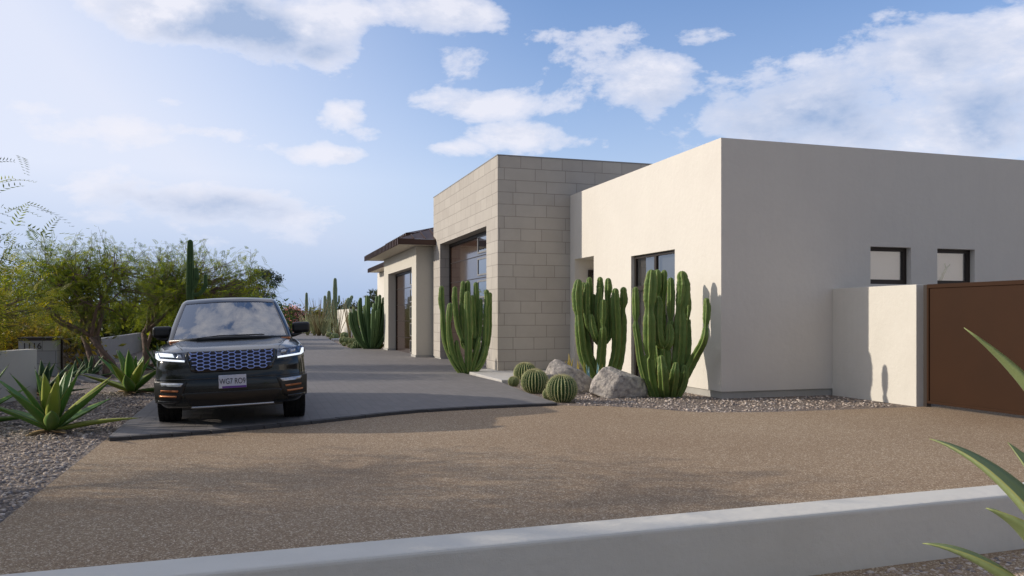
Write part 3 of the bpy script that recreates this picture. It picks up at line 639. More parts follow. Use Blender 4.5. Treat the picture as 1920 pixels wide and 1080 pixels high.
pic_cactus('candelabra_cactus', (p2.x, p2.y), .0034, (310, 965), [
    (-.15, [(280, 960, 26), (225, 870, 32), (180, 760, 34), (160, 620, 34), (152, 515, 26), (146, 460, 36), (143, 380, 38), (148, 320, 30)]),
    (.05, [(290, 960, 26), (240, 850, 30), (208, 700, 32), (190, 560, 30), (186, 440, 30), (188, 330, 24)]),
    (-.05, [(262, 640, 22), (222, 590, 24), (205, 500, 24), (203, 400, 23), (206, 330, 20)]),
    (.18, [(285, 660, 20), (250, 600, 22), (238, 480, 22), (234, 400, 16), (230, 340, 24), (228, 290, 20)]),
    (-.20, [(285, 690, 22), (255, 650, 26), (238, 590, 26), (230, 530, 20)]),
    (.15, [(280, 650, 18), (262, 560, 22), (256, 450, 20), (254, 395, 16)]),
    (.20, [(300, 660, 20), (292, 540, 24), (296, 420, 22), (298, 340, 26), (297, 290, 20)]),
    (.05, [(290, 640, 18), (276, 500, 22), (284, 400, 24), (288, 355, 18)]),
    (-.28, [(300, 960, 28), (292, 850, 34), (298, 720, 32), (300, 620, 26), (298, 580, 14), (300, 520, 24), (301, 440, 22)]),
    (.10, [(320, 690, 22), (345, 640, 26), (345, 500, 25), (342, 400, 20), (346, 340, 27), (345, 300, 22)]),
    (-.05, [(330, 960, 26), (368, 850, 32), (392, 740, 32), (394, 600, 34), (388, 500, 34), (386, 420, 32), (386, 370, 24)]),
    (.12, [(340, 960, 24), (405, 850, 28), (430, 700, 30), (440, 560, 28), (440, 480, 16), (446, 420, 28), (444, 358, 22)]),
    (.05, [(300, 960, 24), (262, 850, 26), (215, 740, 26), (200, 640, 24), (200, 560, 18)])],
    'candelabra cactus with bare gaps low down, rising behind the two boulders', cl)
p1 = gp(880, 699, .05)
pic_cactus('candelabra_cactus', (p1.x, p1.y), .00372, (740, 1062), [
    (-.05, [(690, 1070, 22), (630, 980, 24), (580, 860, 24), (562, 740, 22), (556, 640, 18), (548, 560, 24), (549, 480, 20)]),
    (-.22, [(705, 1070, 22), (640, 960, 26), (615, 860, 26), (603, 730, 18), (608, 660, 26), (612, 600, 22)]),
    (.10, [(700, 850, 18), (660, 740, 22), (645, 620, 22), (638, 540, 22), (639, 480, 18)]),
    (.18, [(715, 860, 18), (700, 740, 20), (692, 620, 22), (692, 520, 22), (694, 440, 17)]),
    (.22, [(735, 860, 20), (730, 720, 22), (728, 560, 24), (728, 440, 20)]),
    (-.28, [(735, 1070, 26), (738, 960, 30), (740, 820, 30), (738, 680, 26), (733, 600, 26), (732, 520, 22)]),
    (.12, [(770, 830, 18), (785, 740, 22), (784, 620, 22), (790, 520, 23), (785, 450, 18)]),
    (.05, [(790, 880, 18), (812, 780, 20), (818, 660, 20), (820, 560, 15)]),
    (.0, [(770, 1070, 22), (830, 940, 26), (856, 820, 26), (860, 700, 24), (860, 620, 20), (870, 560, 26), (862, 505, 20)]),
    (.15, [(780, 1070, 20), (850, 920, 22), (876, 780, 22), (880, 640, 20), (884, 520, 16)]),
    (-.15, [(760, 1070, 24), (820, 1000, 26), (850, 930, 24), (856, 890, 18)]),
    (-.12, [(750, 1070, 24), (778, 960, 26), (800, 880, 22), (808, 830, 16)]),
    (-.10, [(715, 1070, 24), (680, 980, 26), (660, 900, 22), (655, 850, 16)]),
    (.12, [(735, 1060, 30), (735, 900, 30), (700, 860, 24), (690, 700, 22), (686, 600, 18)]),
    (.05, [(760, 900, 20), (770, 780, 22), (764, 640, 22), (762, 540, 18)])],
    'candelabra cactus in front of the tall brown garage door', cl, floor=.05)
# dense upright cactus beyond the garages
random.seed(11)
def clump(name, x, y, spread, hmax, nst, label, group, m, r=.075, lean=.28, ribs=5, cat='cactus', n=20):
    e = empty(name, (x, y, 0), 0, label, cat, group)
    for k in range(nst):
        a = random.uniform(0, 6.283); q = math.sqrt((k + .5) / nst); h = hmax * (1 - .35 * q ** 2) * random.uniform(.82, 1.0)
        dx, dy = math.cos(a) * q * spread, math.sin(a) * q * spread
        rr = r * random.uniform(.85, 1.15)
        pts = [(dx * .18, dy * .18, 0), (dx * .48, dy * .48, h * .14), (dx * .85, dy * .85, h * .42), (dx * (1 + lean * .3), dy * (1 + lean * .3), h * .75), (dx * (1 + lean * .4), dy * (1 + lean * .4), h)]
        column(pts, [rr * .8, rr, rr * random.uniform(.8, 1), rr, rr * .8], e, m, ribs, seg=3, n=n)
    return e
p4 = gp(690, 656)
clump('clump_cactus', p4.x + .15, p4.y, .95, 2.55, 34, 'dense dark green clump of upright cactus stems at the far end of the garages', cl, M['cactus_far'], r=.095)
fg = 'cacti and desert plants past the end of the driveway'
# saguaros
def saguaro(x, y, h, r, arms, label, group='saguaros in the distance', m=None):
    e = empty('saguaro', (x, y, 0), 0, label, 'cactus', group)
    column([(0, 0, -.1), (0, 0, h * .4), (0, 0, h * .75), (0, 0, h - r)], [r * .9, r, r, r * .75], e, m or M['saguaro'], 12, 'trunk', 5, 48)
    for (du, z0, z1, rr, dw) in arms:
        D = R * du + F * dw
        column([(0, 0, z0), D * .6 + Vector((0, 0, z0 + .02)), D + Vector((0, 0, z0 + .25)), D + Vector((0, 0, (z0 + z1) / 2)), D + Vector((0, 0, z1))], [rr * .9, rr, rr, rr, rr * .75], e, m or M['saguaro'], 10, 'arm', 5, 40)
def at(px, depth): return R * ((px - 960) / 1535 * depth) + F * depth
q = at(357, 22.3); saguaro(q.x, q.y, 3.62, .105, [(.17, 2.3, 2.78, .075, .0), (.38, 2.1, 2.62, .06, .1)], 'tall saguaro rising among the trees behind the car', m=M['cactus_far'])
q = at(575, 75); saguaro(q.x, q.y, 3.75, .15, [(.35, .9, 2.3, .13, 0), (-.3, .8, 1.9, .13, .1)], 'thin pale saguaro beside the pink flowering bush')
q = at(628.5, 72); saguaro(q.x, q.y, 4.95, .20, [(.35, 2.6, 3.3, .10, 0)], 'tallest pale saguaro past the end of the driveway')
q = at(617, 71); saguaro(q.x, q.y, 3.8, .20, [(-.35, 1.2, 3.2, .17, 0), (.3, 1.2, 2.9, .14, .2)], 'broad three armed saguaro left of the tallest one')
q = at(641, 71)
e = empty('leaning_cactus', (q.x, q.y, 0), 0, 'blue green cactus with stems leaning right beside the far white wall', 'cactus', fg)
for k, (du, h) in enumerate(((.1, 3.0), (.4, 3.2), (.25, 2.6))):
    column([(-.6 + .1 * k, 0, 0), (-.3 + du * .5, .1 * k, 1.0), (du, .1 * k, 2.0), (du + .45, .1 * k, h)], [.18, .2, .2, .15], e, M['saguaro'], 8, seg=4, n=32)
# ocotillos and thin upright stems
random.seed(21)
def wands(name, p, n, h, spread, label, cat, m=None, r=.022, ok=None):
    e = empty(name, (p.x, p.y, 0), 0, label, cat, fg)
    b = MB()
    for k in range(n):
        a = random.uniform(0, 6.283); s = random.uniform(.2, 1) * spread; hh = h * random.uniform(.65, 1)
        d = Vector((math.cos(a) * s, math.sin(a) * s, 0)); bow = random.uniform(-.25, .4)
        b.tube([d * .08, d * .35 + Vector((0, 0, hh * .35)), d * (.7 + bow * .3) + Vector((0, 0, hh * .7)), d * (1 + bow) + Vector((0, 0, hh))], [r, r * .9, r * .75, r * .35], 6)
    b.build('stems', m or M['wand'], e, smooth=True)
    return e
M['wand'] = mat('wand', (0.24, 0.22, 0.09), 0.8, var=(2, (0.16, 0.10, 0.05), .2), bump=[(40, .6, .01)])
M['reed'] = mat('reed', (0.32, 0.37, 0.19), 0.8, var=(2, (0.24, 0.22, 0.10), .2), bump=[(40, .4, .01)])
wands('ocotillo', at(598, 64), 34, 3.0, 1.5, 'ocotillo with many thin wands in the middle of the far planting', 'ocotillo')
wands('ocotillo', at(634, 58), 9, 3.0, 1.2, 'ocotillo with sparse arching wands in front of the far white wall', 'ocotillo', r=.03)
wands('ocotillo', at(658, 50), 7, 2.7, .9, 'ocotillo with bare bent wands left of the dense cactus clump', 'ocotillo', r=.03)
wands('slipper_plant', at(577, 66), 60, 1.9, .9, 'low bundle of pale upright stems nearest the pink bush', 'plant', M['reed'])
wands('slipper_plant', at(590, 65), 60, 1.7, .9, 'bundle of pale upright stems at the left foot of the ocotillo', 'plant', M['reed'])
wands('slipper_plant', at(607, 64), 60, 1.6, .8, 'bundle of pale upright stems at the right foot of the ocotillo', 'plant', M['reed'])
wands('slipper_plant', at(668, 45), 40, 2.1, .5, 'tall pale stems just left of the dense cactus clump', 'plant', M['reed'], r=.035)

# golden barrels
def barrel(p, r, hk, label, group, near=True):
    e = empty('barrel_cactus', (p.x, p.y, p.z), random.uniform(0, 6), label, 'cactus', group)
    ribs = 26 if near else 18; per = 6 if near else 4; n = ribs * per; rows = 22 if near else 12
    b = MB(); vs = []; at_ = []
    for j in range(rows + 1):
        th = math.pi * (0.03 + .86 * j / rows)
        rr = math.sin(th) ** .86 * r; z = (math.cos(th) * .92 + .86) / 1.78 * r * 2 * hk
        if j == rows: z = -.03
        for k in range(n):
            c = abs(((k / per) % 1) * 2 - 1); q = rr * (.86 + .14 * c ** .8)
            zz = z - (.06 * r * (1 - c) if j < 5 else 0)
            a = 2 * math.pi * k / n; vs.append((q * math.cos(a), q * math.sin(a), zz)); at_.append(c ** 2)
    fs = [(j * n + k, j * n + (k + 1) % n, (j + 1) * n + (k + 1) % n, (j + 1) * n + k) for j in range(rows) for k in range(n)] + [tuple(range(n))]
    b.add(vs, fs, at_); b.build('body', M['barrel'], e, attr=True)
    s = MB()
    for k in range(ribs):
        a = 2 * math.pi * k / ribs
        for j in range(18 if near else 9):
            th = math.pi * (.05 + .80 * (j + random.random() * .4) / (18 if near else 9)); rr = math.sin(th) ** .86 * r; z = (math.cos(th) * .92 + .86) / 1.78 * r * 2 * hk
            c = Vector((rr * math.cos(a), rr * math.sin(a), z)); nrm = Vector((math.cos(a) * math.sin(th), math.sin(a) * math.sin(th), math.cos(th)))
            for w in range(7 if near else 4):
                d = (nrm * .9 + Vector((random.gauss(0, .8), random.gauss(0, .8), random.gauss(0, .8)))).normalized() * r * random.uniform(.07, .16)
                u = d.cross(nrm); u = (u.normalized() if u.length > 1e-4 else Vector((1, 0, 0))) * r * .008
                s.add([c - u, c + u, c + d], [(0, 1, 2)])
    s.build('spines', M['spine'], e)
    w = MB(); w.lathe([(0.001, 2 * r * hk * 1.0), (r * .12, 2 * r * hk * .995), (r * .22, 2 * r * hk * .97), (r * .27, 2 * r * hk * .93)], 20); w.build('wool_top', M['crown'], e, smooth=True)
    return e
random.seed(4)
bg_ = 'golden barrel cacti beside the boulders'
for (px, py, rp, lab) in ((1055, 758, 29, 'nearest large round barrel cactus, in front of the left boulder'), (1003, 741, 25.5, 'large round barrel cactus left of the nearest one'),
                          (985, 721, 21.5, 'barrel cactus at the back of the group, beside the walkway slab'), (963, 727, 10.5, 'small round barrel cactus at the far left of the group'), (1031, 753, 13, 'small barrel cactus tucked against the left side of the nearest large one')):
    g_ = gp(px, py - 2); d = F.dot(g_); r_ = rp * d / 1535
    g_ = g_ + (F * r_ * .85); barrel(g_, r_ * 1.03, .86, lab, bg_)
far = [(627, 637, 7.5, 'barrel cactus behind the small white stepping slab'), (616, 632, 5.5, 'farthest barrel cactus of the row, against the stems'), (617, 637, 3.6, 'tiny barrel cactus at the far left end of the row'),
       (645, 636, 8, 'barrel cactus in the back, just right of the white stepping slab'), (643, 645, 8, 'barrel cactus at the front left of the bigger cluster'), (652, 645.5, 7.5, 'barrel cactus second from left in the bigger cluster'),
       (645, 649, 4.4, 'small pale barrel cactus at the drive edge, left of two other small ones'), (661, 647, 8, 'barrel cactus in the middle of the cluster, behind the two small pale ones'), (670, 655, 10, 'largest barrel of the cluster, touching the dense cactus clump'),
       (655.5, 652, 5, 'small pale barrel cactus between two others at the drive edge'), (661, 655.5, 5, 'small pale barrel cactus closest to the camera at the drive edge')]
for (px, py, rp, lab) in far:
    g_ = gp(px, py); d = F.dot(g_); r_ = rp * d / 1535; g_ = g_ + F * r_ * .6; g_.x = max(g_.x, np.interp(g_.y, [38.6, 50, 63], [4.1, 4.45, 5.0]) + r_ * .9)
    barrel(g_, r_, .84, lab, 'barrel cacti along the far side of the driveway', False)

# ------------------------------------------------------------------ boulders
def boulder(p, dims, rz, seed, label, m, name='boulder', shape=None, disp=.022):
    random.seed(seed); bm = bmesh.new()
    pts = shape or [Vector((random.gauss(0, 1), random.gauss(0, 1), random.gauss(0, 1))).normalized() for _ in range(22)]
    for v in pts:
        v = Vector(v); bm.verts.new((v.x * dims[0], v.y * dims[1], v.z * dims[2]))
    r = bmesh.ops.convex_hull(bm, input=bm.verts)
    bmesh.ops.delete(bm, geom=[g for g in r['geom_interior'] if isinstance(g, bmesh.types.BMVert)], context='VERTS')
    bmesh.ops.bevel(bm, geom=bm.edges[:], offset=.022 * dims[0], segments=1, affect='EDGES')
    bmesh.ops.triangulate(bm, faces=bm.faces)
    for _ in range(3):
        bmesh.ops.subdivide_edges(bm, edges=[e for e in bm.edges if e.calc_length() > .05], cuts=1, use_grid_fill=True)
        bmesh.ops.triangulate(bm, faces=bm.faces)
    bm.normal_update()
    for v in bm.verts:
        q = v.co + Vector((seed * 3.1, 0, 0))
        v.co += v.normal * ((mnoise.fractal(q * 2.6, 1, 2, 5) * disp) + abs(mnoise.noise(q * 5.0)) * -disp * .8)
    me = bpy.data.meshes.new(name); bm.to_mesh(me); bm.free(); me.materials.append(m)
    o = bpy.data.objects.new(name, me); COL.objects.link(o); o.location = p; o.rotation_euler = (0, 0, rz); return tag(o, label, 'boulder')
p = gp(1165, 747); rz = -rad(YAW)
boulder((p + F * .28)[:2] + (.0,) if False else Vector((p.x, p.y, 0)) + F * .35, (1.06, 1, 1), rz, 3, 'right hand boulder with a broad flat lit face, in front of the cacti', M['rock'], shape=[
    (-.55, -.15, .10), (-.32, -.30, .0), (-.20, -.36, -.04), (-.30, -.1, .56), (-.18, .0, .58), (-.48, .1, .30), (.02, -.34, .42), (.10, -.32, .02), (.36, -.20, .38), (.48, -.1, .30), (.54, .0, .08), (.46, -.22, .0), (.25, .3, .4), (-.3, .4, .35), (-.4, .35, -.05), (.4, .35, .0), (.0, -.1, .50), (.15, -.32, .40)])
p = gp(1072, 737)
boulder(Vector((p.x, p.y, 0)) + F * .35, (1, 1, .80), rz, 8, 'left hand peaked boulder behind the barrel cacti', M['rock'], shape=[
    (-.62, -.1, .30), (-.60, -.2, .02), (-.42, -.1, .74), (-.30, -.05, .84), (-.36, -.3, .5), (-.10, -.35, .60), (.02, -.3, .62), (.25, -.2, .52), (.42, -.15, .34), (.52, -.1, .16), (.48, -.1, -.04), (.15, -.42, -.05), (-.2, -.44, .05), (.1, .4, .5), (-.4, .4, .5), (.4, .35, -.05), (-.5, .35, -.05)])
for k, (px, py, s) in enumerate(((155, 716, .62), (225, 724, .42), (112, 722, .45))):
    p = gp(px, py); boulder(Vector((p.x, p.y, .02)), (s * 1.2, s * .6, s * .28), random.uniform(-.4, .4) + rz, 20 + k, ('flat grey rock slab in the shade below the bronze entry gate', 'flat grey rock beside the tree trunks', 'small flat grey rock by the block pillar')[k], M['rock_flat'], 'flat_rock')

# ------------------------------------------------------------------ agaves
def leaf(parent, az, el, L, Wd, droop, m, fold=.35, thick=.02, base=(0, 0, 0), twist=0.0, n=16, wmax=.38, name='leaf', thorn=True):
    """one blade: starts at base, heads az/el, bends by droop (radians over its length)"""
    d0 = Vector((math.cos(az), math.sin(az), 0)); p = Vector(base) + d0 * .02; side = Vector((-math.sin(az), math.cos(az), 0))
    vs = []; at_ = []; e = el
    P = []
    for i in range(n + 1):
        t = i / n; P.append((p.copy(), e, t)); e = el - droop * t ** 1.4
        p = p + (d0 * math.cos(e) + Vector((0, 0, 1)) * math.sin(e)) * (L / n)
    for (p, e, t) in P:
        tan = d0 * math.cos(e) + Vector((0, 0, 1)) * math.sin(e); up = side.cross(tan) * -1
        if up.z < 0 and abs(e) < 1.4: up = -up
        sd = (side * math.cos(twist * t) + up * math.sin(twist * t)).normalized(); u2 = sd.cross(tan); u2 = u2 if u2.dot(up) > 0 else -u2
        w = Wd * .5 * ((.55 + .45 * math.sin(min(1, t / wmax) * math.pi / 2)) * (1 - max(0, (t - wmax) / (1 - wmax)) ** 1.7) + .004)
        th = thick * (1 - t) ** .8 + .002
        for (s, lift, a) in ((-1, fold, 1), (-.55, fold * .45, .3), (0, 0, 0), (.55, fold * .45, .3), (1, fold, 1)):
            vs.append(p + sd * (s * w) + u2 * (lift * w)); at_.append(a)
        for (s, lift, a) in ((.6, fold * .4, .3), (0, -.0, 0), (-.6, fold * .4, .3)):
            vs.append(p + sd * (s * w) + u2 * (lift * w - th)); at_.append(a)
    fs = [(i * 8 + k, i * 8 + (k + 1) % 8, (i + 1) * 8 + (k + 1) % 8, (i + 1) * 8 + k) for i in range(n) for k in range(8)] + [tuple(range(8)), tuple(range(n * 8, n * 8 + 8))]
    b = MB(); b.add(vs, fs, at_); o = b.build(name, m, parent, smooth=True, attr=True)
    if thorn:
        tan = (d0 * math.cos(e) + Vector((0, 0, 1)) * math.sin(e)); pt = P[-1][0]
        c = MB(); c.tube([pt - tan * .01, pt + tan * .03], [.004, .0006], 5); c.build('thorn', M['thorn'], o)
    return o
def agave(p, n, L, Wd, label, m, seed, group='agaves in the left gravel bed', m2=None, lo=.12, spread=1.2):
    random.seed(seed); e = empty('agave', (p.x, p.y, 0), 0, label, 'agave', group)
    ga = 2.39996
    for k in range(4):                                # dry leaves lying at the foot
        leaf(e, random.uniform(0, 6.28), random.uniform(-.05, .1), L * random.uniform(.35, .55), Wd * .7, random.uniform(-.1, .3), M['dry'], fold=.5, thick=.015, base=(0, 0, .03), thorn=False, name='dry_leaf')
    for k in range(n):
        q = k / (n - 1); el = lo + (1.42 - lo) * (q ** .85) + random.uniform(-.06, .06)
        az = k * ga + random.uniform(-.15, .15)
        leaf(e, az, el, L * (1.02 - .28 * q) * random.uniform(.88, 1.08), Wd * random.uniform(.9, 1.1), random.uniform(-.25, .25) * (1 - q * .6), (m2 if m2 and random.random() < .3 else m), fold=random.uniform(.3, .5), thick=.03, base=(0, 0, .04 + .05 * q), thorn=True)
    return e
agave(gp(97, 812), 19, 1.02, .17, 'large bright green agave nearest the camera in the left gravel bed', M['agave'], 3, m2=M['agave_yel'])
agave(gp(247, 739), 20, 1.0, .21, 'bright green agave between the tree trunks and the car', M['agave'], 6, m2=M['agave_yel'])
agave(gp(-75, 800), 17, 1.15, .17, 'agave half cut off by the left edge of the picture', M['agave'], 9, m2=M['agave_yel'])
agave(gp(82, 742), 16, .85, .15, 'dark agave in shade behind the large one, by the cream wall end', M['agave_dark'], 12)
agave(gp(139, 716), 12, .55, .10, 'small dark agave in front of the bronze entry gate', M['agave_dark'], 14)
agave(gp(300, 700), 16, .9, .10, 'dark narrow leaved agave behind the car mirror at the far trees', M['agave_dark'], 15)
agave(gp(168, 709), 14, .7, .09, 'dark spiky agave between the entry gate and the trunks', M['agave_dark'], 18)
q = gp(716, 655)
random.seed(2); e = empty('aloe', (q.x - .1, q.y, 0), 0, 'yellow green agave at the foot of the far garage wing', 'agave', 'agaves along the house')
for k in range(9): leaf(e, random.uniform(2.4, 5.6), random.uniform(.2, 1.1), random.uniform(.6, 1.0), .13, random.uniform(-.1, .3), M['agave_yel'], n=8, thorn=False)
# small blue and gold blades between the boulders
for k, (px, py, n, m, lab) in enumerate(((1113, 733, 9, 'agave_blue', 'blue leaved chalk sticks plant in the gap between the boulders'), (1092, 722, 14, 'agave_gold', 'row of yellow tipped blades behind the left boulder'), (1132, 722, 8, 'agave_blue', 'blue blades with orange tips behind the right boulder'))):
    q = gp(px, py); random.seed(30 + k); e = empty('chalk_sticks', (q.x, q.y, 0), 0, lab, 'succulent', 'small succulents around the boulders')
    for j in range(n):
        off = R * random.uniform(-.28, .28) * (1.5 if k == 1 else .6) + F * random.uniform(-.1, .1)
        leaf(e, random.uniform(0, 6.28), random.uniform(1.1, 1.5), random.uniform(.42, .62) + (.12 if k == 1 else 0), .05, 0, M['agave_gold'] if (m == 'agave_gold' or j % 3 == 0) else M['agave_blue'], base=off, n=8, fold=.2, thorn=False)
# big foreground agave at the right, on a slight mound
bp = Vector((2.68, 1.88, 0.12))
fa = empty('agave', bp, 0, 'large pale agave whose long leaves enter at the lower right corner', 'agave')
def tipleaf(tip, base_off, Wd, sag, m='agave_front'):
    """a long blade from the rosette's heart to a given tip, arching by sag"""
    A = Vector(base_off); B = Vector(tip) - bp; n = 22
    ctrl = sag; pts = [A * (1 - t) ** 2 + ctrl * 2 * t * (1 - t) + B * t * t for t in [i / n for i in range(n + 1)]]
    vs = []; at_ = []
    for i, p in enumerate(pts):
        t = i / n; tan = (pts[min(i + 1, n)] - pts[max(i - 1, 0)]).normalized(); sd = tan.cross(Vector((0, 0, 1))).normalized(); u = sd.cross(tan)
        w = Wd * .5 * ((.6 + .4 * math.sin(min(1, t / .4) * 1.571)) * (1 - max(0, (t - .4) / .6) ** 1.5) + .006); th = .03 * (1 - t) + .002
        for (s, l, a) in ((-1, .4, 1), (-.6, .2, .4), (0, 0, 0), (.6, .2, .4), (1, .4, 1)): vs.append(p + sd * s * w + u * l * w); at_.append(a)
        for (s, l, a) in ((.6, .15, .4), (0, 0, 0), (-.6, .15, .4)): vs.append(p + sd * s * w + u * (l * w - th)); at_.append(a)
    fs = [(i * 8 + k, i * 8 + (k + 1) % 8, (i + 1) * 8 + (k + 1) % 8, (i + 1) * 8 + k) for i in range(n) for k in range(8)] + [tuple(range(8)), tuple(range(n * 8, n * 8 + 8))]
    b = MB(); b.add(vs, fs, at_); b.build('leaf', M[m], fa, smooth=True, attr=True)
def ray(px, py, d): return R * ((px - 960) / 1535 * d) + F * d + Vector((0, 0, 1.5 - (py - 594) / 1535 * d))
for (px, py, d, off, w, ctrl) in ((1807, 614, 2.75, (.0, .05, .30), .12, (2070, 820, 2.7)), (1742, 822, 3.0, (-.05, .0, .26), .11, (1935, 885, 2.8)), (1848, 952, 2.5, (-.08, -.03, .22), .15, (1965, 1000, 2.5)),
                                  (1729, 1018, 2.6, (-.1, -.05, .18), .085, (1905, 1040, 2.5)), (1889, 829, 3.1, (.05, .1, .28), .12, (2010, 960, 2.9)), (2250, 450, 2.9, (.05, .05, .32), .14, (2180, 800, 2.7)),
                                  (2500, 700, 2.7, (.05, .0, .3), .14, (2300, 820, 2.6)), (2100, 560, 3.4, (.05, .1, .3), .13, (2140, 800, 2.9)), (1960, 1200, 2.0, (.0, -.1, .2), .13, (2050, 1080, 2.2)), (2450, 1000, 2.2, (.05, -.1, .2), .13, (2300, 950, 2.4)), (2150, 900, 3.7, (.05, .1, .25), .12, (2160, 880, 3.1))):
    tipleaf(ray(px, py, d), off, w * 1.6, ray(*ctrl) - bp)

# ------------------------------------------------------------------ trees and shrubs
def limbs(rng, base, forks, length, r0, levels, spread, up, crown_c, crown_r, target):
    """grow a branching skeleton towards the crown; returns tubes and twig points"""
    tubes = []; tips = []
    def grow(p, d, L, r, lev):
        pts = [p.copy()]; rs = [r]; q = p.copy(); dd = d.copy()
        n = 5
        for i in range(n):
            dd = (dd + Vector(rng.normal(0, .16, 3)) + Vector((0, 0, up * .06))).normalized()
            q = q + dd * (L / n); pts.append(q.copy()); rs.append(r * (1 - .38 * (i + 1) / n))
            if lev >= levels - 1 and i >= 1: tips.append((q.copy(), dd.copy()))
        tubes.append((pts, rs))
        if lev < levels:
            for k in range(3 if lev > 0 else forks):
                a = rng.uniform(0, 6.283)
                tgt = crown_c + Vector((rng.uniform(-1, 1) * crown_r[0], rng.uniform(-1, 1) * crown_r[1], rng.uniform(-.8, .9) * crown_r[2]))
                nd_ = (dd * .5 + (tgt - q).normalized() * target + Vector((math.cos(a), math.sin(a), rng.uniform(-.1, .6))) * spread).normalized()
                grow(q, nd_, L * rng.uniform(.62, .85), r * .58, lev + 1)
    for (b0, d0, L0, r0_) in base: grow(Vector(b0), Vector(d0).normalized(), L0, r0_, 0)
    return tubes, tips
def frond_cloud(rng, P, D, nfr, scat, flen, pairs, ll, lw, tints, droop=.25):
    """pinnate fronds scattered round the twig points"""
    k = len(P); idx = rng.integers(0, k, nfr); pos = P[idx] + rng.normal(0, 1, (nfr, 3)) * scat
    d = D[idx] * .8 + rng.normal(0, .7, (nfr, 3)); d[:, 2] -= droop; d /= np.linalg.norm(d, axis=1)[:, None]
    up = np.tile([0, 0, 1.0], (nfr, 1)) + rng.normal(0, .5, (nfr, 3)); s = np.cross(d, up); s /= np.linalg.norm(s, axis=1)[:, None] + 1e-9
    u = np.cross(s, d); fl = flen * rng.uniform(.6, 1.2, nfr)
    t = (np.arange(pairs) + .5) / pairs
    Vs = []
    for sgn in (-1, 1):
        c = pos[:, None] + d[:, None] * (t[None, :, None] * fl[:, None, None]) - np.array([0, 0, 1.0]) * (t[None, :, None] ** 2 * fl[:, None, None] * .25)
        dirl = (s[:, None] * sgn * .85 + d[:, None] * .55); dirl = dirl / np.linalg.norm(dirl, axis=2)[..., None]
        taper = (1 - .55 * t ** 2)[None, :, None]
        L = dirl * ll * taper; Wv = d[:, None] * (lw * .5) * taper
        root = c; mid = c + L * .5; tip = c + L + u[:, None] * (ll * .1)
        Vs.append(np.stack([root, mid + Wv, tip, mid - Wv], 2))
    V = np.concatenate(Vs, 1).reshape(-1, 4, 3)
    tn = np.array(tints)[rng.integers(0, len(tints), nfr)] * rng.uniform(.75, 1.25, (nfr, 1))
    T = np.repeat(tn, pairs * 2 * 4, 0)
    return V, T
def quads(name, V, T, m, parent):
    Fc = np.arange(len(V) * 4).reshape(-1, 4); return raw_mesh(name, V.reshape(-1, 3), Fc, T, m, False, parent)
TG = [(1, 1, 1), (1.3, 1.2, .8), (.7, .8, .9), (1.7, 1.5, .7), (.55, .7, .8)]
def tree(name, p, base, cc, cr, nfr, seed, label, m, bark, flen=.30, pairs=8, ll=.065, lw=.018, levels=3, scat=.16, L=1.0, forks=3, group='feathery desert trees at the left', fill=0, wisps=0, spread=.45, cat='tree', target=.9):
    rng = np.random.default_rng(seed); e = empty(name, (p[0], p[1], 0), 0, label, cat, group)
    tubes, tips = limbs(rng, base, forks, L, .1, levels, spread, .5, Vector(cc), cr, target)
    b = MB()
    for i, (pts, rs) in enumerate(tubes): b.tube(pts, rs, 9 if rs[0] > .03 else 5)
    P = np.array([t[0][:] for t in tips]); D = np.array([t[1][:] for t in tips])
    if fill:                                             # extra sprays inside the crown, in clumps
        cl_ = rng.normal(0, 1, (fill, 3)); cl_ /= np.linalg.norm(cl_, axis=1)[:, None]; cl_ *= rng.uniform(.2, 1, (fill, 1)) ** .5
        Pf = cl_ * np.array(cr) + np.array(cc); P = np.concatenate([P, Pf]); D = np.concatenate([D, cl_ + [0, 0, .2]])
        tw = b
        for q in Pf:
            j = np.argmin(np.linalg.norm(P[:len(tips)] - q, axis=1)); a_ = Vector(P[j]); c_ = Vector(q)
            tw.tube([a_, (a_ + c_) / 2 + Vector(rng.normal(0, .06, 3)), c_], [.010, .007, .003], 4)
    V, T = frond_cloud(rng, P, D, nfr, scat, flen, pairs, ll, lw, TG)
    if wisps:                                            # thin upright shoots on the top
        tw = b; PP = []; DD = []
        top = P[np.argsort(-P[:, 2])[:max(30, len(P) // 3)]]
        for k in range(wisps):
            q = Vector(top[rng.integers(0, len(top))]); d = Vector((rng.normal(0, .45), rng.normal(0, .45), 1)).normalized(); h = rng.uniform(.3, .75)
            tw.tube([q, q + d * h * .5, q + d * h + Vector((rng.normal(0, .05), 0, 0))], [.006, .005, .002], 4)
            for z in np.linspace(.2, 1, 6): PP.append((q + d * h * float(z))[:]); DD.append(d[:])
        V2, T2 = frond_cloud(rng, np.array(PP), np.array(DD), wisps * 7, .03, flen * .45, 5, ll * .7, lw * .8, TG, 0)
        V = np.concatenate([V, V2]); T = np.concatenate([T, T2])
    b.build('trunk', bark, e, smooth=True); quads('crown', V, T, m, e)
    return e
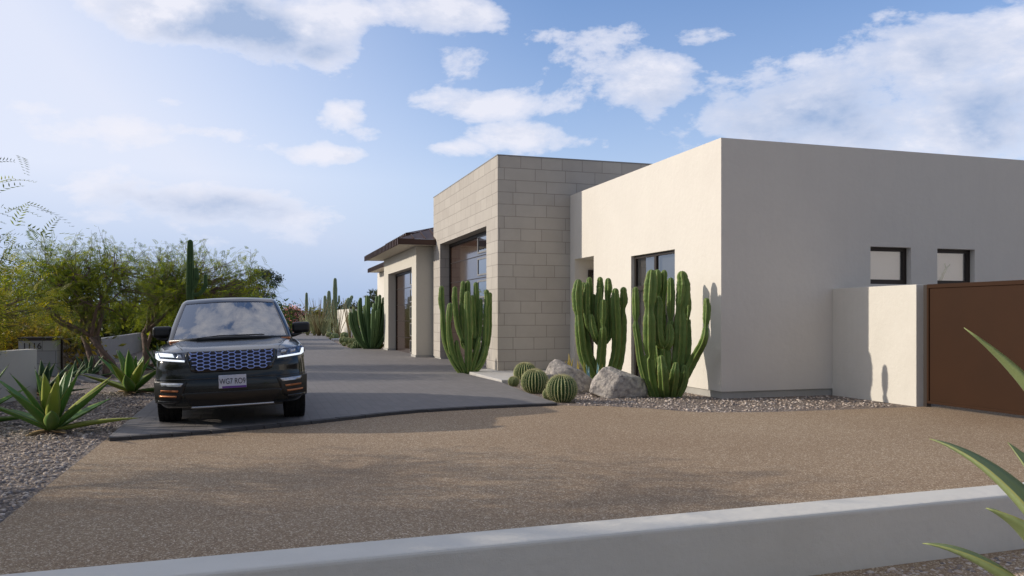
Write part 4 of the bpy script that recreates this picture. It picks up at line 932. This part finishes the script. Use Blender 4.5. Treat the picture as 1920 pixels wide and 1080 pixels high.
# tree by the entry gate: three leaning trunks
q1 = gp(203, 707)
tree('mesquite_tree', q1, [((-.25, 0, -.1), (-.25, .1, 1), 1.25, .085), ((.0, -.05, -.1), (-.12, 0, 1), 1.2, .095), ((.35, 0, -.1), (-.55, .1, 1), 1.35, .080)], (-.65, .2, 2.25), (2.0, 1.5, 1.05), 4600, 1,
     'feathery green tree with three bare trunks, beside the bronze entry gate', M['leaf'], M['bark'], fill=420, wisps=90, levels=3, L=1.0, scat=.14)
q2 = gp(268, 694)
tree('mesquite_tree', q2, [((0, 0, -.1), (.35, 0, 1), 1.2, .11), ((-.1, .1, -.1), (-.1, 0, 1), 1.3, .075), ((.05, .1, -.1), (.75, .2, 1), 1.35, .07)], (1.3, .3, 2.25), (2.3, 1.6, 1.15), 5400, 2,
     'dense green tree with a forked trunk, directly behind the left of the car', M['leaf'], M['bark'], fill=560, wisps=110, levels=3, L=1.0, scat=.14)
# tree out of frame at the left whose sprays hang into the picture
q3 = Vector((-5.6, 9.2, 0))
tree('acacia_tree', q3, [((0, 0, -.1), (.1, -.1, 1), 1.5, .10), ((.2, 0, -.1), (-.4, .2, 1), 1.5, .09)], (.85, -.5, 2.35), (2.6, 2.9, 1.25), 5200, 5,
     'near tree at the left edge whose leafy sprays hang against the sky', M['leaf'], M['bark'], fill=230, wisps=0, flen=.36, pairs=8, ll=.07, lw=.018, L=1.2, scat=.22)
q4 = Vector((-5.9, 15.5, 0))
tree('acacia_tree', q4, [((0, 0, -.1), (.2, 0, 1), .9, .08), ((.2, 0, -.1), (.5, .2, 1), .9, .07)], (.9, .0, 1.75), (1.9, 1.8, .8), 3600, 8,
     'yellow green low tree behind the cream wall at the left edge', M['leaf_yellow'], M['bark'], fill=220, wisps=20, flen=.32, pairs=8, ll=.07, lw=.02, L=.7, scat=.16)
tree('acacia_tree', Vector((-9.4, 8.5, 0)), [((0, 0, -.1), (.1, -.1, 1), 1.4, .12), ((.2, 0, -.1), (-.4, .2, 1), 1.4, .10)], (.6, -1.0, 2.9), (2.2, 2.6, 1.5), 9000, 15,
     'dense tree out of view at the left that shades the road in front', M['leaf_dark'], M['bark'], fill=420, flen=.40, pairs=7, ll=.10, lw=.04, L=1.2, scat=.22)
# shrubs and far trees made of leaf clusters
def cluster(rng, n, cc, cr, size, nclump, tints, jit=.28):
    c = rng.normal(0, 1, (nclump, 3)); c /= np.linalg.norm(c, axis=1)[:, None]; c *= rng.uniform(.15, 1, (nclump, 1)) ** .4
    c = c * np.array(cr) + np.array(cc); c[:, 2] = np.maximum(c[:, 2], .08)
    idx = rng.integers(0, nclump, n); p = c[idx] + rng.normal(0, 1, (n, 3)) * jit * np.array(cr)
    p[:, 2] = np.maximum(p[:, 2], .03)
    a = rng.normal(0, 1, (n, 3)); a /= np.linalg.norm(a, axis=1)[:, None]; b_ = np.cross(a, rng.normal(0, 1, (n, 3))); b_ /= np.linalg.norm(b_, axis=1)[:, None]
    s = size * rng.uniform(.6, 1.3, (n, 1)); V = np.stack([p - a * s, p + b_ * s * .4, p + a * s, p - b_ * s * .4], 1)
    tn = np.array(tints)[rng.integers(0, len(tints), nclump)][idx] * rng.uniform(.7, 1.3, (n, 1)); return V, np.repeat(tn, 4, 0), c
def shrub(name, p, cr, cz, n, size, nc, seed, label, m, cat='shrub', group=None, extra=None, trunk=None, jit=.28):
    rng = np.random.default_rng(seed); e = empty(name, (p[0], p[1], 0), 0, label, cat, group)
    V, T, c = cluster(rng, n, (0, 0, cz), cr, size, nc, TG, jit); quads('foliage' if cat != 'tree' else 'crown', V, T, m, e)
    b = MB()
    for q in c[:min(nc, 26)]:
        z0 = trunk or .05; f = Vector((0, 0, z0)); q = Vector(q); b.tube([f, (f + q) / 2 + Vector((0, 0, .15 * cz)) * .3, q], [.02 * cr[0] + .01, .012 * cr[0] + .006, .004], 5)
    if trunk: b.tube([(0, 0, -.1), (.05, 0, trunk * .5), (0, 0, trunk + .05)], [.14, .11, .08], 8)
    b.build('stems' if not trunk else 'trunk', M['bark'], e)
    if extra:
        V, T, _ = cluster(rng, extra[0], (0, 0, cz), [k * 1.02 for k in cr], extra[1], nc * 2, [(1, 1, 1), (1.25, 1.1, 1.1), (.8, .7, .8)], .2); quads('flowers', V, T, extra[2], e)
    return e
bgp = 'background shrubs behind the trees'
i = 0
for (px, d, cr, cz, n, m, lab) in (
        (15, 22, (1.7, 1.4, .75), .75, 4500, 'leaf_orange', 'orange and green shrub behind the left block pillar'),
        (92, 33, (1.3, 1.0, .75), .8, 3800, 'leaf_scrub', 'shrub with pale pink blooms behind the bronze gate'),
        (150, 38, (2.0, 1.3, 1.1), 1.1, 5000, 'leaf_scrub', 'green shrub behind the three trunks, right of the blooms'),
        (215, 40, (2.0, 1.3, 1.0), 1.0, 5000, 'leaf_dark', 'dark shrub behind the low white wall, left of the forked trunk'),
        (285, 40, (2.2, 1.4, 1.3), 1.2, 6000, 'leaf', 'rounded green shrub between the two feathery trees'),
        (350, 38, (2.2, 1.5, 1.4), 1.3, 7000, 'leaf', 'tall green shrub at the foot of the saguaro'),
        (415, 44, (2.2, 1.5, 1.5), 1.4, 7000, 'leaf', 'big green shrub behind the windscreen of the car'),
        (470, 52, (1.9, 1.4, 1.3), 1.2, 6000, 'leaf_dark', 'darker shrub under the distant tree'),
        (-40, 30, (3, 2, 1.6), 1.4, 6000, 'leaf_dark', 'dark shrub mass cut by the left edge of the picture')):
    q = at(px, d); i += 1
    shrub('shrub', q, cr, cz, n, .10 if d < 35 else .12, 46, 40 + i, lab, M[m], group=bgp, extra=(1600, .07, M['flower_pale']) if px == 92 else ((1500, .08, M['leaf_orange']) if px == 15 else None))
q = at(547, 74); shrub('flowering_bush', q, (1.15, 1.0, 1.15), 1.25, 3500, .11, 40, 61, 'pink flowering bush past the end of the driveway', M['leaf_scrub'], 'bush', extra=(2600, .09, M['flower']))
q = at(600, 76); shrub('shrub', q, (1.5, 1, .95), 1.0, 3500, .12, 40, 62, 'yellowish shrub behind the ocotillo stems', M['leaf_yellow'], 'shrub', extra=(3000, .1, M['leaf_scrub']))
q = at(652, 80); shrub('shrub', q, (1.2, 1, .9), 1.8, 2500, .12, 30, 63, 'green shrub top showing over the far white wall', M['leaf_scrub'], 'shrub')
q = at(487, 80); shrub('distant_tree', q, (2.0, 1.5, 1.6), 4.6, 3800, .12, 30, 64, 'distant rounded tree against the sky right of the feathery trees', M['leaf_grey'], 'tree', trunk=2.6, jit=.12)
q = at(452, 82); shrub('distant_tree', q, (1.7, 1.5, 1.0), 4.2, 3200, .13, 24, 65, 'thin distant tree partly hidden by the feathery tree', M['leaf_dark'], 'tree', trunk=2.4, jit=.14)
q = at(704, 82); shrub('distant_tree', q, (1.1, 1.2, .9), 3.3, 2000, .12, 18, 66, 'small distant tree above the dense cactus clump by the eave', M['leaf_grey'], 'tree', trunk=1.6, jit=.15)
# distant desert scrub to the horizon
def scrub():
    rng = np.random.default_rng(77); Vs = []; Ts = []
    for k in range(420):
        a = rng.uniform(-1.25, 1.15) ; d = rng.uniform(95, 330); x, y = math.sin(a) * d, math.cos(a) * d
        s = rng.uniform(1.0, 2.4); V, T, _ = cluster(rng, 170, (x, y, s * .5), (s * 1.3, s * 1.1, s * .55), .25 + d * .0012, 14, TG); Vs.append(V); Ts.append(T)
    o = quads('distant_scrub', np.concatenate(Vs), np.concatenate(Ts), M['leaf_scrub'], None)
    tag(o, 'far desert scrub along the horizon', 'scrub', kind='stuff')
scrub()
# ------------------------------------------------------------------ the car (front towards local -y)
M['paint'] = mat('car_paint', (0.010, 0.012, 0.011), 0.18, metal=0.0, spec=0.3, coat=0.55, bump=[(900, .03, .0005)], var=(3, (0.014, 0.0165, 0.016), .3))
M['trim'] = mat('black_trim', (0.010, 0.010, 0.011), 0.35, spec=0.5, bump=[(300, .15, .001)])
M['trim_gloss'] = mat('gloss_black', (0.006, 0.006, 0.007), 0.08, spec=0.6, coat=0.5, var=(4, (0.009, 0.009, 0.010), .3))
M['chrome'] = mat('satin_silver', (0.52, 0.53, 0.56), 0.25, metal=0.9, bump=[(80, .05, .001)])
M['mesh_blue'] = mat('grille_mesh', (0.34, 0.45, 0.85), 0.3, metal=0.4, bump=[(60, .1, .001)])
M['grille_back'] = mat('grille_back', (0.004, 0.006, 0.022), 0.5, var=(20, (0.010, 0.006, 0.006), .2))
M['copper'] = mat('copper', (0.55, 0.22, 0.10), 0.35, metal=0.7, bump=[(60, .1, .001)])
M['tyre'] = mat('tyre', (0.012, 0.012, 0.012), 0.85, spec=0.3, bump=[(60, .3, .004)])
M['rim'] = mat('rim', (0.10, 0.10, 0.11), 0.3, metal=0.85, bump=[(40, .05, .001)])
M['lamp_dark'] = mat('lamp_housing', (0.03, 0.04, 0.06), 0.08, metal=0.4, coat=1.0, var=(20, (0.16, 0.20, 0.28), .08))
M['lamp_on'] = mat('lamp_on', (0.85, 0.88, 0.95), 0.2, emit=((0.85, 0.92, 1.0), 0.85), bump=[(60, .1, .001)])
M['lens'] = mat('lens', (0.62, 0.64, 0.66), 0.12, metal=0.5, coat=1.0, var=(30, (0.35, 0.37, 0.40), .2))
M['plate'] = mat('plate', (0.52, 0.58, 0.70), 0.4, var=(6, (0.62, 0.60, 0.66), .2))
M['purple'] = mat('plate_band', (0.13, 0.04, 0.30), 0.45, var=(12, (0.10, 0.03, 0.22), .2))
M['ink'] = mat('plate_ink', (0.02, 0.02, 0.04), 0.5, bump=[(100, .1, .001)])
M['seat'] = mat('seat_leather', (0.05, 0.05, 0.055), 0.5, bump=[(60, .3, .003)])
M['screen'] = glass('windscreen_glass', (0.60, 0.64, 0.66), 0.24, 1.55, solid=False)
M['carglass'] = glass('side_glass', (0.18, 0.20, 0.21), 0.04, 1.5, solid=False)
car = empty('suv_car', (0, 0, 0), 0, 'dark grey sport utility car parked facing the camera on the paved driveway', 'car')
sm = lambda a, b_, x: (lambda t: t * t * (3 - 2 * t))(max(0, min(1, (x - a) / (b_ - a))))
ZB = .26
def top_z(x, y):
    h = 1.000 + .090 * sm(-2.4, -1.0, y) ** .8 if y < -1.0 else 1.09
    u = abs(x) / .95
    z = h - .055 * u ** 3 + (.018 * math.exp(-((abs(x) - .62) / .12) ** 2) if y < -.8 else 0)
    return z - .05 * sm(-2.1, -2.42, y)
def half_w(y, z):
    w = .93 + .035 * math.exp(-((z - .62) / .25) ** 2) - .05 * sm(.45, .22, z)
    return w * (1 - .045 * sm(-1.6, -2.4, y) - .06 * sm(1.6, 2.4, y)) * (1 + .012 * math.exp(-((y + 1.47) / .5) ** 2))
def front_y(x, z):
    u = min(1.0, abs(x) / .95)
    return -2.42 + .06 * u ** 2 + .26 * u ** 5 + .10 * sm(.74, 1.04, z) + .07 * sm(.42, .26, z) + .03 * sm(.55, .70, z)
def rbox(h, r, xs, ys, zs, fn, skip=None):
    """rounded box surface as a grid, deformed by fn"""
    V = {}; vs = []; fs = []
    def vert(p):
        k = tuple(round(c, 5) for c in p)
        if k not in V:
            q = Vector([max(-(h[i] - r), min(h[i] - r, p[i])) for i in range(3)]); d = Vector(p) - q
            P_ = q + d.normalized() * r if d.length > 1e-9 else Vector(p)
            V[k] = len(vs); vs.append(fn(P_))
        return V[k]
    G = (xs, ys, zs)
    for ax in range(3):
        a1, a2 = [i for i in range(3) if i != ax]
        for s in (-1, 1):
            for i in range(len(G[a1]) - 1):
                for j in range(len(G[a2]) - 1):
                    if skip and skip(ax, s, (G[a1][i] + G[a1][i + 1]) / 2, (G[a2][j] + G[a2][j + 1]) / 2): continue
                    q = []
                    for (u, v) in ((i, j), (i + 1, j), (i + 1, j + 1), (i, j + 1)):
                        p = [0, 0, 0]; p[ax] = s * h[ax]; p[a1] = G[a1][u]; p[a2] = G[a2][v]; q.append(vert(p))
                    fs.append(tuple(q))
    b = MB(); b.add(vs, fs); return b
def lin(h, n, r): 
    e = [h - r * k for k in (0, .25, .5, .75, 1.0)]
    a = list(np.linspace(-(h - r), h - r, n)); return sorted(set([round(-x, 6) for x in e] + [round(float(x), 6) for x in a] + [round(x, 6) for x in e]))
HB = (1.0, 2.4, .5); RB = .10
def body_fn(p):
    c = (p.z + .5); y = p.y; x = p.x
    zt = top_z(x * .93, y); z = ZB + c * (zt - ZB)
    X = x * half_w(y, z)
    if y < 0:
        fy = front_y(X, z); k = sm(0, -2.4, y); Y = y + (fy + 2.4) * k ** 3
    else: Y = y - .12 * (abs(X) / .95) ** 4 * sm(0, 2.4, y)
    return Vector((X, Y, z))
body = rbox(HB, RB, lin(1.0, 26, RB), lin(2.4, 60, RB), lin(.5, 14, RB), body_fn).build('body', M['paint'], car, smooth=True)
cc_ = MB()
for (wx, wy) in ((1, -1.47), (-1, -1.47), (1, 1.47), (-1, 1.47)):
    cc_.lathe([(.001, .52 * wx), (.455, .52 * wx), (.455, 1.2 * wx), (.001, 1.2 * wx)], 40, Matrix.Translation((0, wy, .37)), 'x')
co = cc_.build('arch_cut', [])
md = body.modifiers.new('a', 'BOOLEAN'); md.operation = 'DIFFERENCE'; md.object = co; md.solver = 'EXACT'; bake(body); bpy.data.objects.remove(co)
# greenhouse
HC = (1.0, 1.0, .5); RC = .10
def cab_fn(p):
    t = p.z + .5; w = .865 - .20 * t ** 1.25
    yf = -1.12 + .98 * t ** 1.1; yr = 2.20 - .55 * t ** 1.3
    y = yf + (p.y + 1) / 2 * (yr - yf); x = p.x * w
    y += -(.06 + .10 * (1 - t)) * (1 - (p.x) ** 2) * sm(0, -1, p.y)
    z = 1.02 + t * .635 + .03 * (1 - p.x ** 2) * t + (-.05 * sm(.3, 1, p.y) * t)
    return Vector((x, y, z))
def cab_skip(ax, s, a, b_):
    if ax == 1 and s < 0: return abs(a) < .895 and -.36 < b_ < .395      # windscreen (x, z)
    if ax == 0: return -.66 < a < .86 and -.25 < b_ < .36 and not (.02 < a < .08)  # side windows (y, z)
    return ax == 2 and s < 0
xs = sorted(set(lin(1.0, 20, RC) + [-.895, .895])); ys = sorted(set(lin(1.0, 22, RC) + [-.66, .86, .02, .08])); zs = sorted(set(lin(.5, 10, RC) + [-.36, .395, -.25, .36]))
cab = rbox(HC, RC, xs, ys, zs, cab_fn, cab_skip).build('cabin', M['trim_gloss'], car, smooth=True)
sd_ = cab.modifiers.new('s', 'SOLIDIFY'); sd_.thickness = .03; sd_.offset = -1 if False else 1; sd_.offset = -1
def patch(us, vs_, fn, name, m, parent=car, th=0.0, smooth=True):
    b = MB(); n = len(vs_); P_ = [fn(u, v) for u in us for v in vs_]
    b.add(P_, [(i * n + j, i * n + j + 1, (i + 1) * n + j + 1, (i + 1) * n + j) for i in range(len(us) - 1) for j in range(n - 1)])
    o = b.build(name, m, parent, smooth=smooth)
    if th: q = o.modifiers.new('s', 'SOLIDIFY'); q.thickness = th; q.offset = 0
    return o
patch(np.linspace(-.90, .90, 25), np.linspace(-.37, .40, 12), lambda u, v: cab_fn(Vector((float(u), -.992, float(v)))), 'windscreen', M['screen'])
for s_ in (-1, 1): patch(np.linspace(-.67, .87, 14), np.linspace(-.26, .37, 6), lambda u, v: cab_fn(Vector((s_ * .992, float(u), float(v)))), 'side_window', M['carglass'])
# cowl, roof highlight bar, interior
b = MB(); b.tube([(-.80, -1.10, 1.072), (-.4, -1.235, 1.092), (0, -1.27, 1.10), (.4, -1.235, 1.092), (.80, -1.10, 1.072)], .028, 8); b.build('cowl', M['trim'], car, smooth=True)
for s_ in (-1, 1):
    b = MB(); b.box(-.06, -.03, -.012, .06, .03, .012, Matrix.Translation((.74 * s_, -1.21, 1.07)) @ Matrix.Rotation(-.35 * s_, 4, 'Z')); b.build('bonnet_vent', M['copper'], car, bevel=.004)
    b = MB(); b.tube([(.10 * s_ - .35, -1.26, 1.108), (.10 * s_ - .05, -1.20, 1.135), (.10 * s_ + .35, -1.12, 1.13)], .009, 6); b.build('wiper', M['trim'], car)
b = MB(); b.box(-.78, -1.0, .80, .78, -.35, 1.05); b.build('dashboard', M['trim'], car, bevel=.05)
b = MB(); b.box(-.70, -.3, .4, .70, 1.9, .45); b.build('cabin_floor', M['trim'], car)
for s_ in (-1, 1):
    b = MB(); b.box(.38 * s_ - .25, .15, .45, .38 * s_ + .25, .65, .70); b.box(.38 * s_ - .25, .60, .65, .38 * s_ + .25, .76, 1.22, Matrix.Rotation(-.12, 4, 'X')); b.box(.38 * s_ - .13, .66, 1.26, .38 * s_ + .13, .75, 1.45, Matrix.Rotation(-.12, 4, 'X'))
    b.build('seat', M['seat'], car, bevel=.05)
b = MB(); b.box(-.66, 1.35, .5, .66, 1.5, 1.18); b.build('rear_seat', M['seat'], car, bevel=.05)
b = MB(); pts = [Vector((.38 + .185 * math.cos(a), -.28 + .05 * math.sin(a), 1.03 + .18 * math.sin(a))) for a in np.linspace(0, 6.283, 25)]; b.tube(pts, .014, 6, cap=False); b.tube([(.20, -.28, 1.03), (.56, -.28, 1.03)], .018, 6); b.build('steering_wheel', M['trim'], car, smooth=True)
b = MB(); b.box(-.11, -.16, 1.47, .11, -.13, 1.54); b.build('rear_view_mirror', M['trim'], car, bevel=.012)
# face pieces: outlines in (x, z) laid on the nose
def face_plate(name, poly, m, proud, parent=car, step=.04, depth=.02, z=None):
    xs_ = [p[0] for p in poly]; zs_ = [p[1] for p in poly]
    bm = bmesh.new(); vs_ = [bm.verts.new((p[0], 0, p[1])) for p in poly]; bm.faces.new(vs_)
    k = math.floor(min(xs_) / step) * step
    while k < max(xs_): bmesh.ops.bisect_plane(bm, geom=bm.verts[:] + bm.edges[:] + bm.faces[:], plane_co=(k, 0, 0), plane_no=(1, 0, 0)); k += step
    k = math.floor(min(zs_) / .05) * .05
    while k < max(zs_): bmesh.ops.bisect_plane(bm, geom=bm.verts[:] + bm.edges[:] + bm.faces[:], plane_co=(0, 0, k), plane_no=(0, 0, 1)); k += .05
    for v in bm.verts: v.co.y = front_y(v.co.x, v.co.z) - proud
    me = bpy.data.meshes.new(name); bm.to_mesh(me); bm.free(); me.materials.append(m); me.polygons.foreach_set('use_smooth', [True] * len(me.polygons))
    o = bpy.data.objects.new(name, me); COL.objects.link(o); o.parent = parent
    q = o.modifiers.new('s', 'SOLIDIFY'); q.thickness = depth; q.offset = 0
    return o
gr = face_plate('grille', [(-.525, .965), (-.56, .94), (-.485, .725), (-.43, .705), (.43, .705), (.485, .725), (.56, .94), (.525, .965)], M['trim_gloss'], .006)
face_plate('grille_back', [(-.515, .95), (-.44, .728), (.44, .728), (.515, .95)], M['grille_back'], .012, gr, depth=.014)
b = MB(); hw, hh = .050, .0225                       # hexagon lattice
def inside(x, z): 
    return .730 < z < .952 and abs(x) < .440 + (z - .730) / .22 * .075
for r_ in range(-1, 8):
    for c_ in range(-8, 9):
        cx, cz = c_ * hw * 1.5 * 1.0, .736 + r_ * hh * 2 + (hh if c_ % 2 else 0)
        pts = [(cx + hw * .5 * a, cz + hh * bb) for a, bb in ((-1, 1), (1, 1), (2, 0), (1, -1), (-1, -1), (-2, 0))]
        for k in (0, 1, 2, 3, 4, 5):
            (xa, za), (xb, zb) = pts[k], pts[(k + 1) % 6]
            if k in (3, 4, 5) and inside((xa + xb) / 2, (za + zb) / 2 ) and inside((xa + xb) / 2, za - 0.001) and (c_ > -8): continue
            if inside((xa + xb) / 2, (za + zb) / 2):
                b.tube([(xa, front_y(xa, za) - .024, za), (xb, front_y(xb, zb) - .024, zb)], .0062, 5)
b.build('grille_mesh', M['mesh_blue'], gr)
def fp(name, pts, m, proud, par, depth=.02): return face_plate(name, [(s_ * x, z) for x, z in pts], m, proud, par, depth=depth)
for s_ in (-1, 1):
    hl = fp('headlight', ((.57, .955), (.75, .975), (.905, .985), (.925, .905), (.88, .875), (.555, .845), (.545, .865)), M['lamp_dark'], .008, car)
    fp('light_strip', ((.56, .866), (.855, .893), (.88, .955), (.91, .958), (.905, .895), (.87, .872), (.56, .846)), M['lamp_on'], .020, hl, .006)
    if s_ < 0:
        fp('light_lens', ((.68, .905), (.85, .918), (.87, .965), (.70, .95)), M['lamp_on'], .019, hl, .006)
        fp('light_lens', ((.59, .89), (.65, .895), (.64, .94), (.60, .935)), M['lens'], .019, hl, .006)
    else:
        for a_ in (.64, .76): fp('light_lens', ((a_ - .035, .905), (a_ + .03, .91), (a_ + .035, .948), (a_ - .025, .942)), M['lens'], .019, hl, .006)
    it = fp('side_intake', ((.54, .60), (.93, .61), (.92, .34), (.69, .31), (.62, .37)), M['trim'], .005, car)
    fp('fog_light', ((.58, .585), (.86, .595), (.84, .553), (.61, .543)), M['lens'], .018, it, .008)
    fp('copper_bar', ((.64, .498), (.85, .504), (.85, .480), (.65, .474)), M['copper'], .020, it, .012)
    fp('copper_bar', ((.66, .432), (.87, .438), (.87, .414), (.67, .408)), M['copper'], .020, it, .012)
    fp('intake_blade', ((.66, .362), (.91, .37), (.91, .342), (.69, .337)), M['trim_gloss'], .020, it, .012)
    b = MB(); pts_ = [Vector((s_ * x, y, top_z(x, y) + .002)) for x, y in ((.60, -2.05), (.66, -1.8), (.71, -1.5), (.75, -1.2))]; b.tube(pts_, .004, 4); b.build('bonnet_seam', M['trim'], car)
face_plate('lower_bumper', [(-.60, .45), (-.56, .46), (.56, .46), (.60, .45), (.48, .262), (-.48, .262)], M['trim'], .006)
face_plate('bumper_crease', [(-.93, .625), (.93, .625), (.93, .633), (-.93, .633)], M['trim_gloss'], .004)
face_plate('skid_strip', [(-.50, .262), (.50, .262), (.49, .285), (-.49, .285)], M['chrome'], .022, depth=.02)
pf = front_y(0, .5)
lp = MB(); lp.box(-.165, pf - .030, .500, .165, pf - .018, .665); lpo = lp.build('number_plate', M['plate'], car, bevel=.004)
b = MB(); b.box(-.125, pf - .033, .502, .163, pf - .0315, .527); b.build('plate_band', M['purple'], lpo)
RX = Matrix.Rotation(rad(90), 4, 'X')
text_mesh('WG7 RO9', .083, M['ink'], lpo, 'plate_number', Matrix.Translation((0, pf - .0325, .583)) @ RX @ Matrix.Diagonal((.84, 1.22, 1, 1)), .001)
for s_ in (-1, 1):                                    # door mirrors
    b = MB(); b.box(-.13, -.055, -.075, .13, .075, .085, Matrix.Translation((1.0 * s_ if s_ > 0 else -.93, -.60, 1.20)) @ Matrix.Rotation(-.12 * s_, 4, 'Z'))
    mo = b.build('door_mirror', M['trim'], car, bevel=.045); mo.modifiers[0].segments = 4
    b = MB(); b.tube([(.80 * s_, -.62, 1.08), (.92 * s_, -.60, 1.10), (1.0 * s_, -.58, 1.13)], [.035, .028, .03], 8); b.build('mirror_arm', M['trim'], mo, smooth=True)
    b = MB(); b.box(.935 * s_ - .01, -.9, .74, .935 * s_ + .01, 1.9, .77); b.build('side_moulding', M['trim'], car)
    for y_ in (-.3, .65):
        b = MB(); b.box(.925 * s_ - .015, y_ + .25, .86, .925 * s_ + .025, y_ + .45, .885); b.build('door_handle', M['paint'], car, bevel=.006)
def wheel(x, y):
    s_ = 1 if x > 0 else -1; Mx = Matrix.Translation((x, y, .37 - x * math.tan(rad(1.7))))
    w = MB(); w.lathe([(.25, -.12), (.33, -.135), (.360, -.128), (.370, -.10), (.3705, -.07), (.362, -.068), (.362, -.058), (.3705, -.056), (.3715, -.012), (.362, -.010), (.362, .010), (.3715, .012), (.3705, .056), (.362, .058), (.362, .068), (.3705, .07), (.370, .10), (.360, .128), (.33, .135), (.25, .12), (.25, -.12)], 64, Mx, 'x')
    for k in range(56):                               # tread blocks at the shoulders
        a = 2 * math.pi * k / 56
        for e_ in (-.105, .105, -.035, .035):
            w.box(-.026, -.0095, -.003, .026, .0095, .004, Mx @ Matrix.Rotation(a + (e_ * 2), 4, 'X') @ Matrix.Translation((e_, 0, .370)))
    wo = w.build('wheel', M['tyre'], car)
    r_ = MB(); r_.lathe([(.25, -.11), (.235, -.10), (.235, .10), (.25, .118)], 48, Mx, 'x')
    r_.lathe([(.001, .09 * s_), (.06, .09 * s_), (.065, .06 * s_), (.07, .03 * s_)], 20, Mx, 'x')
    for k in range(10): r_.box(.05 * s_ - .012, -.015, .04, .08 * s_ + .012, .015, .24, Mx @ Matrix.Rotation(2 * math.pi * k / 10, 4, 'X'))
    r_.build('rim', M['rim'], wo)
for x, y in ((.80, -1.47), (-.80, -1.47), (.80, 1.47), (-.80, 1.47)): wheel(x, y)
u = MB(); u.box(-.62, -2.1, .22, .62, 2.1, .30); u.build('underbody', M['trim'], car)
CS = 1.044
car.scale = (CS, CS, CS)
ROLL = 1.9; car.rotation_euler = (0, rad(-ROLL), rad(1.5))
car.location = (-.325, 13.92, .045)
